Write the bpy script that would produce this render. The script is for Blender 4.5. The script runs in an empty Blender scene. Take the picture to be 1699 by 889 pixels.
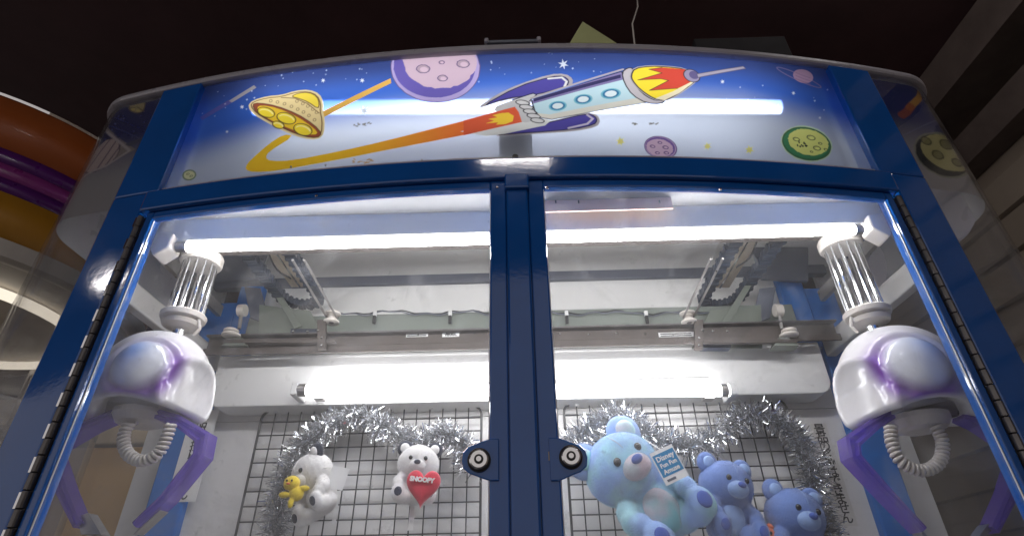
import bpy, bmesh, math, random
import numpy as np
from mathutils import Vector, Matrix, Euler

random.seed(7); rng = np.random.default_rng(7)
scene = bpy.context.scene
COL = scene.collection

# ------------------------------------------------------------------ camera
W, HH, F = 1699.0, 889.0, 915.0
CX, CY = 849.5, 444.5
CAM = Vector((-0.003, 0.0, 1.10))
def _n(v): return np.array(v, float) / np.linalg.norm(v)
_dy = _n(((872 - CX) / F, -(1008 - CY) / F, 1.0))            # world Y seen in (right, up, forward)
_dz = _n(((820 - CX) / F, (CY + 1040) / F, 1.0))             # world Z
_dz = _n(_dz - _dy * np.dot(_dz, _dy))
_dx = np.cross(_dz, _dy); _dx = _dx if _dx[0] > 0 else -_dx
RIGHT = Vector((_dx[0], _dy[0], _dz[0])); UP = Vector((_dx[1], _dy[1], _dz[1])); FWD = Vector((_dx[2], _dy[2], _dz[2]))
cam_data = bpy.data.cameras.new('camera'); cam = bpy.data.objects.new('camera', cam_data); COL.objects.link(cam)
m3 = Matrix((RIGHT, UP, -FWD)).transposed()
cam.matrix_world = Matrix.Translation(CAM) @ m3.to_4x4()
cam_data.sensor_width = 36; cam_data.lens = F / W * 36; cam_data.clip_start = 0.02; cam_data.clip_end = 200
scene.camera = cam

# ------------------------------------------------------------------ world, exposure
world = bpy.data.worlds.new('World'); scene.world = world; world.use_nodes = True
bg = world.node_tree.nodes['Background']; bg.inputs[0].default_value = (0.95, 0.88, 0.86, 1); bg.inputs[1].default_value = 0.50
scene.render.engine = 'CYCLES'
scene.view_settings.view_transform = 'Standard'; scene.view_settings.look = 'None'
scene.view_settings.exposure = 0.0; scene.view_settings.gamma = 1.0
scene.cycles.use_denoising = True
scene.cycles.max_bounces = 12; scene.cycles.transparent_max_bounces = 24; scene.cycles.sample_clamp_indirect = 6
TUBE = 46.0; RTUBE = 17.0          # radiance of the tubes inside the cabinet
HTUBE = 10.0          # tube behind the header print
ROOM = 42.0           # ceiling lamp of the arcade

# ------------------------------------------------------------------ helpers: pixels to places
Z0 = CAM.z
def ray(px, py): return RIGHT * ((px - CX) / F) + UP * ((CY - py) / F) + FWD
def front(x): return 0.667 + 0.15 * x * x                     # plan curve of the cabinet front
def at(px, py, Y=None, X=None, Z=None):
    d = ray(px, py)
    t = (Y - CAM.y) / d.y if Y is not None else (X - CAM.x) / d.x if X is not None else (Z - CAM.z) / d.z
    return CAM + d * t
def on_front(px, py, off=0.0):
    Y = 0.7
    for _ in range(12):
        p = at(px, py, Y=Y); Y = front(p.x) + off
    return at(px, py, Y=Y)

def lin(c): return tuple(((v / 255) / 12.92 if v / 255 <= 0.04045 else ((v / 255 + 0.055) / 1.055) ** 2.4) for v in c)

# ------------------------------------------------------------------ materials
def new_mat(name):
    m = bpy.data.materials.new(name); m.use_nodes = True
    nt = m.node_tree; nt.nodes.clear()
    out = nt.nodes.new('ShaderNodeOutputMaterial')
    return m, nt, out
def N(nt, t, **kw):
    n = nt.nodes.new('ShaderNode' + t)
    for k, v in kw.items():
        if k in n.inputs.keys(): n.inputs[k].default_value = v
        else: setattr(n, k, v)
    return n
def L(nt, a, b): nt.links.new(a, b)
def ramp(nt, fac, stops):
    r = N(nt, 'ValToRGB'); e = r.color_ramp.elements
    while len(e) < len(stops): e.new(0.5)
    for el, (p, c) in zip(e, stops): el.position = p; el.color = tuple(c) + (1,) if len(c) == 3 else c
    L(nt, fac, r.inputs[0]); return r.outputs[0]

def paint(name, col, rough=0.4, metal=0.0, var=0.12, nscale=9.0, bump=0.0, bscale=300.0, coat=0.0, sheen=0.0, trans=0.0, sss=0.0, rvar=0.12, alpha=1.0):
    m, nt, out = new_mat(name)
    p = N(nt, 'BsdfPrincipled'); L(nt, p.outputs[0], out.inputs[0])
    tc = N(nt, 'TexCoord')
    no = N(nt, 'TexNoise', Scale=nscale, Detail=6.0, Roughness=0.6); L(nt, tc.outputs['Object'], no.inputs['Vector'])
    dark = tuple(c * (1 - var) for c in col); lite = tuple(min(1, c * (1 + var * 0.6)) for c in col)
    L(nt, ramp(nt, no.outputs[0], [(0.3, dark), (0.7, lite)]), p.inputs['Base Color'])
    n2 = N(nt, 'TexNoise', Scale=nscale * 3.1, Detail=4.0); L(nt, tc.outputs['Object'], n2.inputs['Vector'])
    mr = N(nt, 'MapRange'); mr.inputs['To Min'].default_value = max(0.02, rough - rvar); mr.inputs['To Max'].default_value = min(1, rough + rvar)
    L(nt, n2.outputs[0], mr.inputs['Value']); L(nt, mr.outputs[0], p.inputs['Roughness'])
    p.inputs['Metallic'].default_value = metal
    p.inputs['Coat Weight'].default_value = coat; p.inputs['Coat Roughness'].default_value = 0.06
    p.inputs['Sheen Weight'].default_value = sheen
    p.inputs['Transmission Weight'].default_value = trans
    p.inputs['Alpha'].default_value = alpha
    if sss: p.inputs['Subsurface Weight'].default_value = sss; p.inputs['Subsurface Radius'].default_value = (0.02, 0.02, 0.02); p.inputs['Subsurface Scale'].default_value = 0.3
    if bump:
        b = N(nt, 'Bump', Strength=bump, Distance=0.001); n3 = N(nt, 'TexNoise', Scale=bscale, Detail=3.0)
        L(nt, tc.outputs['Object'], n3.inputs['Vector']); L(nt, n3.outputs[0], b.inputs['Height'])
        L(nt, b.outputs[0], p.inputs['Normal'])
        if coat: L(nt, b.outputs[0], p.inputs['Coat Normal'])
    return m

def emitter(name, col, strength):
    m, nt, out = new_mat(name); e = N(nt, 'Emission', Color=tuple(col) + (1,), Strength=strength); L(nt, e.outputs[0], out.inputs[0]); return m

def glass(name, tint=(0.97, 0.98, 0.98), f0=0.035, rough=0.0, haze=0.02, smear=0.06, wave=0.0, white_spots=True):
    """Clear acrylic / glass sheet with smudges: transparent + Schlick reflection + thin dirt film."""
    m, nt, out = new_mat(name)
    tr = N(nt, 'BsdfTransparent', Color=tuple(tint) + (1,)); gl = N(nt, 'BsdfGlossy', Roughness=rough)
    geo = N(nt, 'NewGeometry'); dot = N(nt, 'VectorMath', operation='DOT_PRODUCT')
    tc = N(nt, 'TexCoord')
    L(nt, geo.outputs['Incoming'], dot.inputs[0]); L(nt, geo.outputs['True Normal'], dot.inputs[1])
    ab = N(nt, 'Math', operation='ABSOLUTE'); L(nt, dot.outputs['Value'], ab.inputs[0])
    om = N(nt, 'Math', operation='SUBTRACT'); om.inputs[0].default_value = 1; L(nt, ab.outputs[0], om.inputs[1])
    pw = N(nt, 'Math', operation='POWER'); pw.inputs[1].default_value = 5; L(nt, om.outputs[0], pw.inputs[0])
    ma = N(nt, 'Math', operation='MULTIPLY_ADD'); ma.inputs[1].default_value = 1 - f0; ma.inputs[2].default_value = f0; L(nt, pw.outputs[0], ma.inputs[0])
    if wave:
        b = N(nt, 'Bump', Strength=wave, Distance=0.01); nn = N(nt, 'TexNoise', Scale=6.0, Detail=1.0)
        L(nt, tc.outputs['Object'], nn.inputs['Vector']); L(nt, nn.outputs[0], b.inputs['Height']); L(nt, b.outputs[0], gl.inputs['Normal'])
    mx = N(nt, 'MixShader'); L(nt, ma.outputs[0], mx.inputs[0]); L(nt, tr.outputs[0], mx.inputs[1]); L(nt, gl.outputs[0], mx.inputs[2])
    # dirt film
    df = N(nt, 'BsdfDiffuse', Color=(0.8, 0.8, 0.82, 1)); tl = N(nt, 'BsdfTranslucent', Color=(0.8, 0.8, 0.82, 1))
    dm = N(nt, 'MixShader'); dm.inputs[0].default_value = 0.5; L(nt, df.outputs[0], dm.inputs[1]); L(nt, tl.outputs[0], dm.inputs[2])
    n1 = N(nt, 'TexNoise', Scale=9.0, Detail=7.0, Roughness=0.7, Distortion=1.2); L(nt, tc.outputs['Object'], n1.inputs['Vector'])
    r1 = ramp(nt, n1.outputs[0], [(0.52, (0, 0, 0)), (0.78, (1, 1, 1))])
    n2 = N(nt, 'TexNoise', Scale=60.0, Detail=3.0, Roughness=0.6); L(nt, tc.outputs['Object'], n2.inputs['Vector'])
    r2 = ramp(nt, n2.outputs[0], [(0.66, (0, 0, 0)), (0.76, (1, 1, 1))])
    ml = N(nt, 'Math', operation='MULTIPLY_ADD'); L(nt, r1, ml.inputs[0]); ml.inputs[1].default_value = smear; ml.inputs[2].default_value = haze
    m2 = N(nt, 'Math', operation='MULTIPLY_ADD'); L(nt, r2, m2.inputs[0]); m2.inputs[1].default_value = smear * 1.2 if white_spots else 0; L(nt, ml.outputs[0], m2.inputs[2])
    fx = N(nt, 'MixShader'); L(nt, m2.outputs[0], fx.inputs[0]); L(nt, mx.outputs[0], fx.inputs[1]); L(nt, dm.outputs[0], fx.inputs[2])
    L(nt, fx.outputs[0], out.inputs[0]); return m

def print_mat(name, clear=0.50, gloss=0.05, trans=0.55):
    """Printed acrylic: colour attribute 'print' (flat print), alpha = how opaque the ink is."""
    m, nt, out = new_mat(name)
    at_ = N(nt, 'Attribute', attribute_name='print')
    df = N(nt, 'BsdfDiffuse'); tl = N(nt, 'BsdfTranslucent'); L(nt, at_.outputs['Color'], df.inputs[0])
    kk = N(nt, 'MapRange'); kk.inputs['To Min'].default_value = 1.0; kk.inputs['To Max'].default_value = 0.78; L(nt, at_.outputs['Alpha'], kk.inputs['Value'])
    vm = N(nt, 'VectorMath', operation='SCALE'); L(nt, at_.outputs['Color'], vm.inputs[0]); L(nt, kk.outputs[0], vm.inputs['Scale']); L(nt, vm.outputs[0], tl.inputs[0])
    mx = N(nt, 'MixShader'); mx.inputs[0].default_value = trans; L(nt, df.outputs[0], mx.inputs[1]); L(nt, tl.outputs[0], mx.inputs[2])
    rf = N(nt, 'BsdfRefraction', Roughness=0.33, IOR=1.12); L(nt, at_.outputs['Color'], rf.inputs[0])
    k = N(nt, 'Math', operation='SUBTRACT'); k.inputs[0].default_value = 1; L(nt, at_.outputs['Alpha'], k.inputs[1])
    k2 = N(nt, 'Math', operation='MULTIPLY'); k2.inputs[1].default_value = clear; L(nt, k.outputs[0], k2.inputs[0])
    m2 = N(nt, 'MixShader'); L(nt, k2.outputs[0], m2.inputs[0]); L(nt, mx.outputs[0], m2.inputs[1]); L(nt, rf.outputs[0], m2.inputs[2])
    gl = N(nt, 'BsdfGlossy', Roughness=0.12); fr = N(nt, 'LayerWeight', Blend=0.25)
    g = N(nt, 'Math', operation='MULTIPLY'); g.inputs[1].default_value = gloss * 4; L(nt, fr.outputs['Fresnel'], g.inputs[0])
    m3_ = N(nt, 'MixShader'); L(nt, g.outputs[0], m3_.inputs[0]); L(nt, m2.outputs[0], m3_.inputs[1]); L(nt, gl.outputs[0], m3_.inputs[2])
    L(nt, m3_.outputs[0], out.inputs[0]); return m

M = {}
M['blue'] = paint('blue_enamel', (0.006, 0.090, 0.365), rough=0.08, var=0.10, bump=0.07, bscale=160, coat=0.6, rvar=0.08)
M['blue_in'] = paint('blue_inner_post', (0.010, 0.13, 0.46), rough=0.4, bump=0.1, var=0.1)
M['white'] = paint('white_board', (0.72, 0.71, 0.70), rough=0.5, var=0.06, nscale=4, bump=0.05, bscale=120)
M['wall_white'] = paint('white_laminate', (0.66, 0.645, 0.64), rough=0.45, var=0.07, nscale=5)
M['greywhite'] = paint('pale_grey_sheet_metal', (0.70, 0.68, 0.63), rough=0.42, var=0.07, nscale=3)
M['uppergrey'] = paint('lilac_grey_board', (0.60, 0.59, 0.59), rough=0.55, var=0.08, nscale=4)
M['lip'] = paint('pale_plastic_trim', (0.36, 0.34, 0.38), rough=0.3, var=0.08)
M['rail'] = paint('pale_beige_rail', (0.55, 0.53, 0.51), rough=0.4, var=0.06)
M['pink'] = paint('pinkish_board', (0.55, 0.33, 0.28), rough=0.5, var=0.06)
M['steel'] = paint('brushed_steel', (0.42, 0.40, 0.39), rough=0.32, metal=0.9, var=0.15, nscale=20)
M['brown_steel'] = paint('aged_brown_steel', (0.085, 0.07, 0.063), rough=0.5, metal=0.3, var=0.25, nscale=16)
M['chrome'] = paint('chrome', (0.85, 0.85, 0.86), rough=0.10, metal=1.0, var=0.04, rvar=0.05)
M['dark_steel'] = paint('dark_hinge_steel', (0.16, 0.15, 0.15), rough=0.35, metal=0.85, var=0.3, nscale=40)
M['greenbeam'] = paint('dull_green_beam', (0.16, 0.18, 0.16), rough=0.5, var=0.15)
M['slate'] = paint('slate_channel', (0.11, 0.12, 0.155), rough=0.5, var=0.12)
M['chain'] = paint('dark_chain_plastic', (0.035, 0.045, 0.07), rough=0.4, var=0.2)
M['plate_g'] = paint('grey_green_plate', (0.20, 0.22, 0.19), rough=0.4, metal=0.3, var=0.15)
M['tan_plate'] = paint('tan_plate', (0.40, 0.33, 0.25), rough=0.5, var=0.15)
M['black'] = paint('black_plastic', (0.015, 0.015, 0.017), rough=0.45)
M['cream'] = paint('cream_plastic', (0.62, 0.57, 0.52), rough=0.35, var=0.05)
M['wire_black'] = paint('black_coated_wire', (0.018, 0.018, 0.02), rough=0.4)
M['tube'] = emitter('fluorescent_tube_light', (1.0, 0.985, 1.0), TUBE)
M['reartube'] = emitter('rear_tube_light', (1.0, 0.985, 1.0), RTUBE)
M['htube'] = emitter('header_tube_light', (0.93, 0.97, 1.0), HTUBE)
M['roomtube'] = emitter('room_tube_light', (1.0, 0.96, 0.93), ROOM)
M['glass'] = glass('door_glass', haze=0.024, smear=0.13, wave=0.02)
M['acrylic'] = glass('side_acrylic', tint=(0.93, 0.93, 0.93), f0=0.05, haze=0.025, smear=0.03, wave=0.10, white_spots=False)
M['drumglass'] = glass('neighbour_acrylic', tint=(0.75, 0.74, 0.73), f0=0.08, haze=0.06, smear=0.08, wave=0.3, white_spots=False)
M['print'] = print_mat('header_print')
M['sideprint'] = print_mat('side_print', clear=0.0, trans=0.08)
M['silver'] = paint('silver_tinsel_foil', (0.80, 0.81, 0.83), rough=0.16, metal=1.0, var=0.15, nscale=60, rvar=0.08)
M['paper'] = paint('white_paper', (0.74, 0.73, 0.72), rough=0.7, var=0.05)
M['ink'] = paint('black_ink', (0.02, 0.02, 0.022), rough=0.6)
M['ceil'] = paint('dark_ceiling_paint', (0.070, 0.032, 0.036), rough=0.8, var=0.4, nscale=1.5)
M['purple'] = None

# ------------------------------------------------------------------ mesh helpers
def link(o, parent=None):
    COL.objects.link(o)
    if parent is not None: o.parent = parent; o.matrix_parent_inverse = Matrix.Identity(4)
    return o
def mesh_obj(name, verts, faces, mat, parent=None, smooth=False, bevel=0.0):
    """Vertices are world coordinates; a child is shifted into its parent's frame (parents are unrotated unless stated)."""
    me = bpy.data.meshes.new(name); me.from_pydata([tuple(v) for v in verts], [], faces); me.update()
    if mat: me.materials.append(mat)
    o = bpy.data.objects.new(name, me); link(o, parent)
    if parent is not None:
        pw = parent['_w'] if '_w' in parent.keys() else (0, 0, 0)
        me.transform(Matrix.Translation(-Vector(pw))); o['_w'] = tuple(pw)
    else: o['_w'] = (0, 0, 0)
    if smooth: me.polygons.foreach_set('use_smooth', [True] * len(me.polygons))
    if bevel:
        b = o.modifiers.new('bevel', 'BEVEL'); b.width = bevel; b.segments = 2; b.limit_method = 'ANGLE'; b.angle_limit = math.radians(40)
    return o
def empty(name, loc, label, cat, group=None):
    o = bpy.data.objects.new(name, None); COL.objects.link(o); o.location = loc; o['_w'] = tuple(loc); o.empty_display_size = 0.05
    tag(o, label, cat, group); return o
def tag(o, label, cat, group=None):
    o['label'] = label; o['category'] = cat
    if group: o['group'] = group
    return o
def struct(o): o['kind'] = 'structure'; return o

class MB:
    def __init__(self): self.v = []; self.f = []
    def add(self, vs, fs):
        b = len(self.v); self.v += [Vector(v) for v in vs]; self.f += [tuple(i + b for i in f) for f in fs]; return self
    def box(self, lo, hi, mat=None):
        x0, y0, z0 = lo; x1, y1, z1 = hi
        vs = [Vector(p) for p in ((x0,y0,z0),(x1,y0,z0),(x1,y1,z0),(x0,y1,z0),(x0,y0,z1),(x1,y0,z1),(x1,y1,z1),(x0,y1,z1))]
        if mat is not None: vs = [mat @ v for v in vs]
        return self.add(vs, [(0,3,2,1),(4,5,6,7),(0,1,5,4),(1,2,6,5),(2,3,7,6),(3,0,4,7)])
    def arcbox(self, x0, x1, h0, h1, o0, o1, n=24, fn=front):
        """Bar that follows the curved front: x range, height above the camera, outer and inner offset."""
        vs = []; fs = []
        for i in range(n + 1):
            x = x0 + (x1 - x0) * i / n; y = fn(x)
            vs += [(x, y+o0, Z0+h0), (x, y+o1, Z0+h0), (x, y+o1, Z0+h1), (x, y+o0, Z0+h1)]
        for i in range(n):
            a = 4*i; b = a+4
            fs += [(a, a+1, b+1, b), (a+1, a+2, b+2, b+1), (a+2, a+3, b+3, b+2), (a+3, a, b, b+3)]
        fs += [(3, 2, 1, 0), (4*n, 4*n+1, 4*n+2, 4*n+3)]
        return self.add(vs, fs)
    def tube(self, pts, r, n=10, caps=True):
        pts = [Vector(p) for p in pts]; rs = r if isinstance(r, (list, tuple)) else [r]*len(pts)
        t0 = (pts[1]-pts[0]).normalized(); a = Vector((0,0,1)) if abs(t0.z) < 0.9 else Vector((1,0,0))
        u = t0.cross(a).normalized(); vs = []; fs = []
        for i, p in enumerate(pts):
            t = (pts[min(i+1, len(pts)-1)] - pts[max(i-1, 0)]).normalized()
            u = (u - t*u.dot(t)).normalized(); w = t.cross(u)
            for k in range(n):
                an = 2*math.pi*k/n; vs.append(p + (u*math.cos(an) + w*math.sin(an))*rs[i])
        for i in range(len(pts)-1):
            for k in range(n): fs.append((i*n+k, i*n+(k+1)%n, (i+1)*n+(k+1)%n, (i+1)*n+k))
        if caps: fs += [tuple(range(n-1, -1, -1)), tuple(range((len(pts)-1)*n, len(pts)*n))]
        return self.add(vs, fs)
    def lathe(self, c, prof, n=32, axis='Z', caps=True):
        """prof: (radius, height) pairs"""
        c = Vector(c); vs = []; fs = []
        for r, h in prof:
            for k in range(n):
                an = 2*math.pi*k/n; a, b = r*math.cos(an), r*math.sin(an)
                vs.append(c + (Vector((a, b, h)) if axis == 'Z' else Vector((a, h, b)) if axis == 'Y' else Vector((h, a, b))))
        for i in range(len(prof)-1):
            for k in range(n):
                f = (i*n+k, i*n+(k+1)%n, (i+1)*n+(k+1)%n, (i+1)*n+k)
                fs.append(f if axis != 'Y' else f[::-1])
        if caps:
            f0 = tuple(range(n-1, -1, -1)); f1 = tuple(range((len(prof)-1)*n, len(prof)*n))
            fs += [f0, f1] if axis != 'Y' else [f0[::-1], f1[::-1]]
        return self.add(vs, fs)
    def prism(self, poly, d):
        """closed polygon of 3-D points extruded by vector d"""
        n = len(poly); d = Vector(d); vs = [Vector(p) for p in poly] + [Vector(p)+d for p in poly]
        fs = [tuple(range(n-1, -1, -1)), tuple(range(n, 2*n))] + [(i, (i+1)%n, n+(i+1)%n, n+i) for i in range(n)]
        return self.add(vs, fs)
    def ell(self, c, r, rot=None, nu=20, nv=12):
        c = Vector(c); vs = []; fs = []
        for j in range(nv+1):
            th = math.pi*j/nv
            for i in range(nu):
                ph = 2*math.pi*i/nu
                p = Vector((r[0]*math.sin(th)*math.cos(ph), r[1]*math.sin(th)*math.sin(ph), r[2]*math.cos(th)))
                if rot is not None: p = rot @ p
                vs.append(c+p)
        for j in range(nv):
            for i in range(nu): fs.append((j*nu+i, (j+1)*nu+i, (j+1)*nu+(i+1)%nu, j*nu+(i+1)%nu))
        return self.add(vs, fs)
    def build(self, name, mat, parent=None, smooth=False, bevel=0.0): 
        o = mesh_obj(name, self.v, self.f, mat, parent, smooth, bevel)
        if smooth or bevel:
            bm = bmesh.new(); bm.from_mesh(o.data); bmesh.ops.remove_doubles(bm, verts=bm.verts, dist=1e-6)
            bmesh.ops.recalc_face_normals(bm, faces=bm.faces); bm.to_mesh(o.data); bm.free()
            if smooth: o.data.polygons.foreach_set('use_smooth', [True]*len(o.data.polygons))
        return o

def text_mesh(name, body, size, mat, parent, matrix, extrude=0.0004, offset=0.0, align='CENTER', spacing=1.0):
    cu = bpy.data.curves.new(name, 'FONT'); cu.body = body; cu.size = size; cu.extrude = extrude; cu.offset = offset
    cu.align_x = align; cu.align_y = 'CENTER'; cu.space_line = spacing; cu.resolution_u = 3
    t = bpy.data.objects.new('tmp', cu); COL.objects.link(t)
    dg = bpy.context.evaluated_depsgraph_get(); dg.update()
    me = bpy.data.meshes.new_from_object(t.evaluated_get(dg)); bpy.data.objects.remove(t)
    me.name = name; me.transform(matrix)
    pw = Vector(parent['_w']); me.transform(Matrix.Translation(-pw)); me.materials.clear(); me.materials.append(mat)
    o = bpy.data.objects.new(name, me); link(o, parent); o['_w'] = tuple(pw); return o
def frame_matrix(o, x, y):
    x = Vector(x).normalized(); y = Vector(y); y = (y - x*y.dot(x)).normalized(); z = x.cross(y)
    m = Matrix((x, y, z)).transposed().to_4x4(); m.translation = Vector(o); return m

# ================================================================== THE SETTING
st = MB().box((-6, -6, -0.05), (6, 8, 0)).build('floor', paint('floor_vinyl', (0.10, 0.09, 0.085), rough=0.4)); struct(st)
CEIL = 2.85
st = MB().box((-6, -1.6, CEIL), (1.95, 8, CEIL+0.05)).build('ceiling', M['ceil']); struct(st)
st = MB().box((-6, 4.2, 0), (1.95, 4.25, CEIL)).build('back_wall', paint('dark_back_wall', (0.05, 0.04, 0.038), rough=0.8, var=0.3, nscale=2)); struct(st)
wall_m = paint('tan_steel_cladding', (0.38, 0.315, 0.255), rough=0.6, var=0.16, nscale=2.2, metal=0.0, bump=0.1, bscale=40)
rw = MB().box((1.80, -2.0, 0), (1.90, 4.2, CEIL)).build('right_wall', wall_m); struct(rw)
# horizontal cladding boards with a step between them
zz = 0.05; k = 0
bm_ = MB().add([(1.797, -2, 0), (1.797, 4.19, 0), (1.772, 4.19, 0.006), (1.772, -2, 0.006), (1.797, -2, 0.137), (1.797, 4.19, 0.137), (1.788, 4.19, 0.137), (1.788, -2, 0.137)],
               [(0,1,2,3)[::-1], (3,2,6,7), (4,5,6,7), (0,3,7,4), (1,5,6,2), (0,4,5,1)])
first = None
while zz < CEIL - 0.45:
    if first is None: first = bm_.build('cladding_board', wall_m, rw); o = first
    else: o = first.copy(); COL.objects.link(o); o.parent = rw
    o.location.z = zz; zz += 0.14
cove = paint('dusty_brown_beam', (0.13, 0.098, 0.088), rough=0.7, var=0.25)
st = MB().box((1.60, -2, CEIL-0.16), (1.795, 4.19, CEIL-0.002)).build('ceiling_beam', cove); struct(st)
st = MB().box((1.70, -2, CEIL-0.36), (1.795, 4.19, CEIL-0.24)).build('wall_beam', cove); struct(st)

# ceiling lamp of the arcade, behind and above the viewer
def ceiling_lamp(cx, cy, label, hl=0.31):
  lp = empty('ceiling_lamp', (cx, cy, CEIL-0.12), label, 'lamp')
  MB().box((cx-hl-0.05, cy-0.09, CEIL-0.06), (cx+hl+0.05, cy+0.09, CEIL-0.001)).build('housing', M['slate'], lp, bevel=0.004)
  for dy in (-0.02, 0.02):
    MB().lathe((cx-hl, cy+dy, CEIL-0.085), [(0.009, 0), (0.009, 2*hl)], 12, 'X').build('tube', M['roomtube'], lp, smooth=False)
ceiling_lamp(0.0, -0.47, 'twin fluorescent ceiling lamp facing the cabinet front', 0.20)
ceiling_lamp(-3.0, -0.52, 'twin fluorescent ceiling lamp beyond the round orange machine', 0.15)
ceiling_lamp(1.15, 0.55, 'twin fluorescent ceiling lamp close to the cladded wall', 0.15)

# ================================================================== THE CABINET
cab = empty('claw_machine', (0, 0.95, 0.0), 'blue framed twin claw crane machine with space print on its lit header', 'claw machine')
XP0, XP1, XH = 0.625, 0.692, 0.607        # XH: edge of the header opening
# corner post of the front frame
XS, RC = 0.862, 0.075          # side sheet and its corner radius
YB = 1.27
H_LIP0, H_LIP1 = 0.886, 0.903
def outline(x_from, n1=8, n2=12, ymax=YB, off=0.0):
    """plan points of the right-hand acrylic: along the front arc, round the corner, straight back"""
    pts = []; xe = XS - RC; 
    for i in range(n1+1):
        x = x_from + (xe - x_from)*i/n1; pts.append((x, front(x)))
    y0 = front(xe); s = 0.30*xe; a0 = math.atan(s)     # tangent slope
    for i in range(1, n2+1):
        a = a0 + (math.pi/2 - a0)*i/n2
        pts.append((xe + RC*(math.sin(a)-math.sin(a0)) / (1-math.sin(a0)), y0 + RC*1.25*(math.cos(a0)-math.cos(a))))
    pts.append((XS, pts[-1][1] + 0.04)); yl = pts[-1][1]
    m = 14
    for i in range(1, m+1): pts.append((XS, yl + (ymax-yl)*i/m))
    if off:
        q = []
        for i, (x, y) in enumerate(pts):
            x0, y0 = pts[max(i-1, 0)]; x1, y1 = pts[min(i+1, len(pts)-1)]
            tx, ty = x1-x0, y1-y0; l = math.hypot(tx, ty); q.append((x + ty/l*off, y - tx/l*off))
        pts = q
    return pts
def ribbon(pts_o, pts_i, h0, h1):
    vs = []; fs = []
    for (a, b), (c, d) in zip(pts_o, pts_i): vs += [(a, b, Z0+h0), (c, d, Z0+h0), (c, d, Z0+h1), (a, b, Z0+h1)]
    n = len(pts_o)-1
    for i in range(n):
        a = 4*i; b = a+4; fs += [(a, a+1, b+1, b), (a+1, a+2, b+2, b+1), (a+2, a+3, b+3, b+2), (a+3, a, b, b+3)]
    fs += [(3,2,1,0), (4*n, 4*n+1, 4*n+2, 4*n+3)]
    return vs, fs
def full_outline(off=0.0):
    r = outline(0.0, 20, 12, YB, off); l = [(-x, y) for x, y in r[1:]][::-1]
    return l + r

# body below the doors, roof, prize deck
fo = full_outline(0.0)
MB().prism([(x, y+0.004, 0.0) for x, y in fo], (0, 0, Z0-0.30)).build('base_cabinet', M['blue'], cab, bevel=0.004)
MB().prism([(x, y, Z0-0.298) for x, y in full_outline(-0.03)], (0, 0, 0.02)).build('prize_deck', M['white'], cab)
MB().prism([(x, y, Z0+H_LIP1-0.006) for x, y in full_outline(-0.012)], (0, 0, 0.012)).build('roof', M['greywhite'], cab)
v, f = ribbon(full_outline(0.007), full_outline(-0.012), H_LIP0, H_LIP1); 
MB().add(v, f).build('roof_trim', M['lip'], cab, bevel=0.006)

# ---------------------------------------------------------------- header print
HX, HB, HT = 0.625, 0.606, 0.888
STEP = 0.00105
nx = int(2*HX/STEP); nh = int((HT-HB)/STEP)
gx = np.linspace(-HX, HX, nx+1); gh = np.linspace(HB, HT, nh+1)
GX, GH = np.meshgrid(gx, gh)
IMG = np.zeros(GX.shape + (4,))
def sm(a, b, x): t = np.clip((x-a)/(b-a), 0, 1); return t*t*(3-2*t)
def srgb_arr(c): return np.array(lin(c))
class Art:
    def __init__(s, GX, GH, img, conv): s.X, s.Y, s.img, s.conv = GX, GH, img, conv; s.dx = GX[0,1]-GX[0,0]; s.dy = GH[1,0]-GH[0,0]
    def _win(s, P, pad):
        x0, x1 = P[:,0].min()-pad, P[:,0].max()+pad; y0, y1 = P[:,1].min()-pad, P[:,1].max()+pad
        i0 = max(0, int((x0-s.X[0,0])/s.dx)); i1 = min(s.X.shape[1], int((x1-s.X[0,0])/s.dx)+2)
        j0 = max(0, int((y0-s.Y[0,0])/s.dy)); j1 = min(s.X.shape[0], int((y1-s.Y[0,0])/s.dy)+2)
        return slice(j0, j1), slice(i0, i1)
    def _put(s, w, cov, col, alpha, ink):
        c = np.asarray(col) if not callable(col) else col(s.X[w], s.Y[w])
        cov = (cov*alpha)[..., None]
        full = np.concatenate([np.broadcast_to(c, cov.shape[:2]+(3,)), np.full(cov.shape, ink)], -1)
        s.img[w] = s.img[w]*(1-cov) + full*cov
    def fill(s, pts, col, alpha=1.0, ink=1.0):
        P = np.array([s.conv(*p) for p in pts]); w = s._win(P, 0.003)
        X, Y = s.X[w], s.Y[w]
        if X.size == 0: return
        cov = np.zeros(X.shape)
        for ox, oy in ((-.25,-.25),(.25,-.25),(-.25,.25),(.25,.25)):
            ins = np.zeros(X.shape, bool); xx, yy = X+ox*s.dx, Y+oy*s.dy
            for (x1, y1), (x2, y2) in zip(P, np.roll(P, -1, 0)):
                if y1 == y2: continue
                ins ^= ((y1 > yy) != (y2 > yy)) & (xx < (x2-x1)*(yy-y1)/(y2-y1)+x1)
            cov += ins*0.25
        s._put(w, cov, col, alpha, ink)
    def stroke(s, pts, col, width, closed=True, alpha=1.0, ink=1.0):
        P = np.array([s.conv(*p) for p in pts]); w = s._win(P, width*2); X, Y = s.X[w], s.Y[w]
        if X.size == 0: return
        D = np.full(X.shape, 9.0); n = len(P)
        for i in range(n if closed else n-1):
            a, b = P[i], P[(i+1) % n]; d = b-a; l = (d*d).sum() + 1e-12
            t = np.clip(((X-a[0])*d[0]+(Y-a[1])*d[1])/l, 0, 1)
            D = np.minimum(D, np.hypot(X-a[0]-t*d[0], Y-a[1]-t*d[1]))
        s._put(w, np.clip((width/2-D)/s.dx+0.5, 0, 1), col, alpha, ink)
    def shape(s, pts, col, line=None, lw=0.0022, alpha=1.0, ink=1.0):
        s.fill(pts, col, alpha, ink)
        if line is not None: s.stroke(pts, line, lw)
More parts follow.
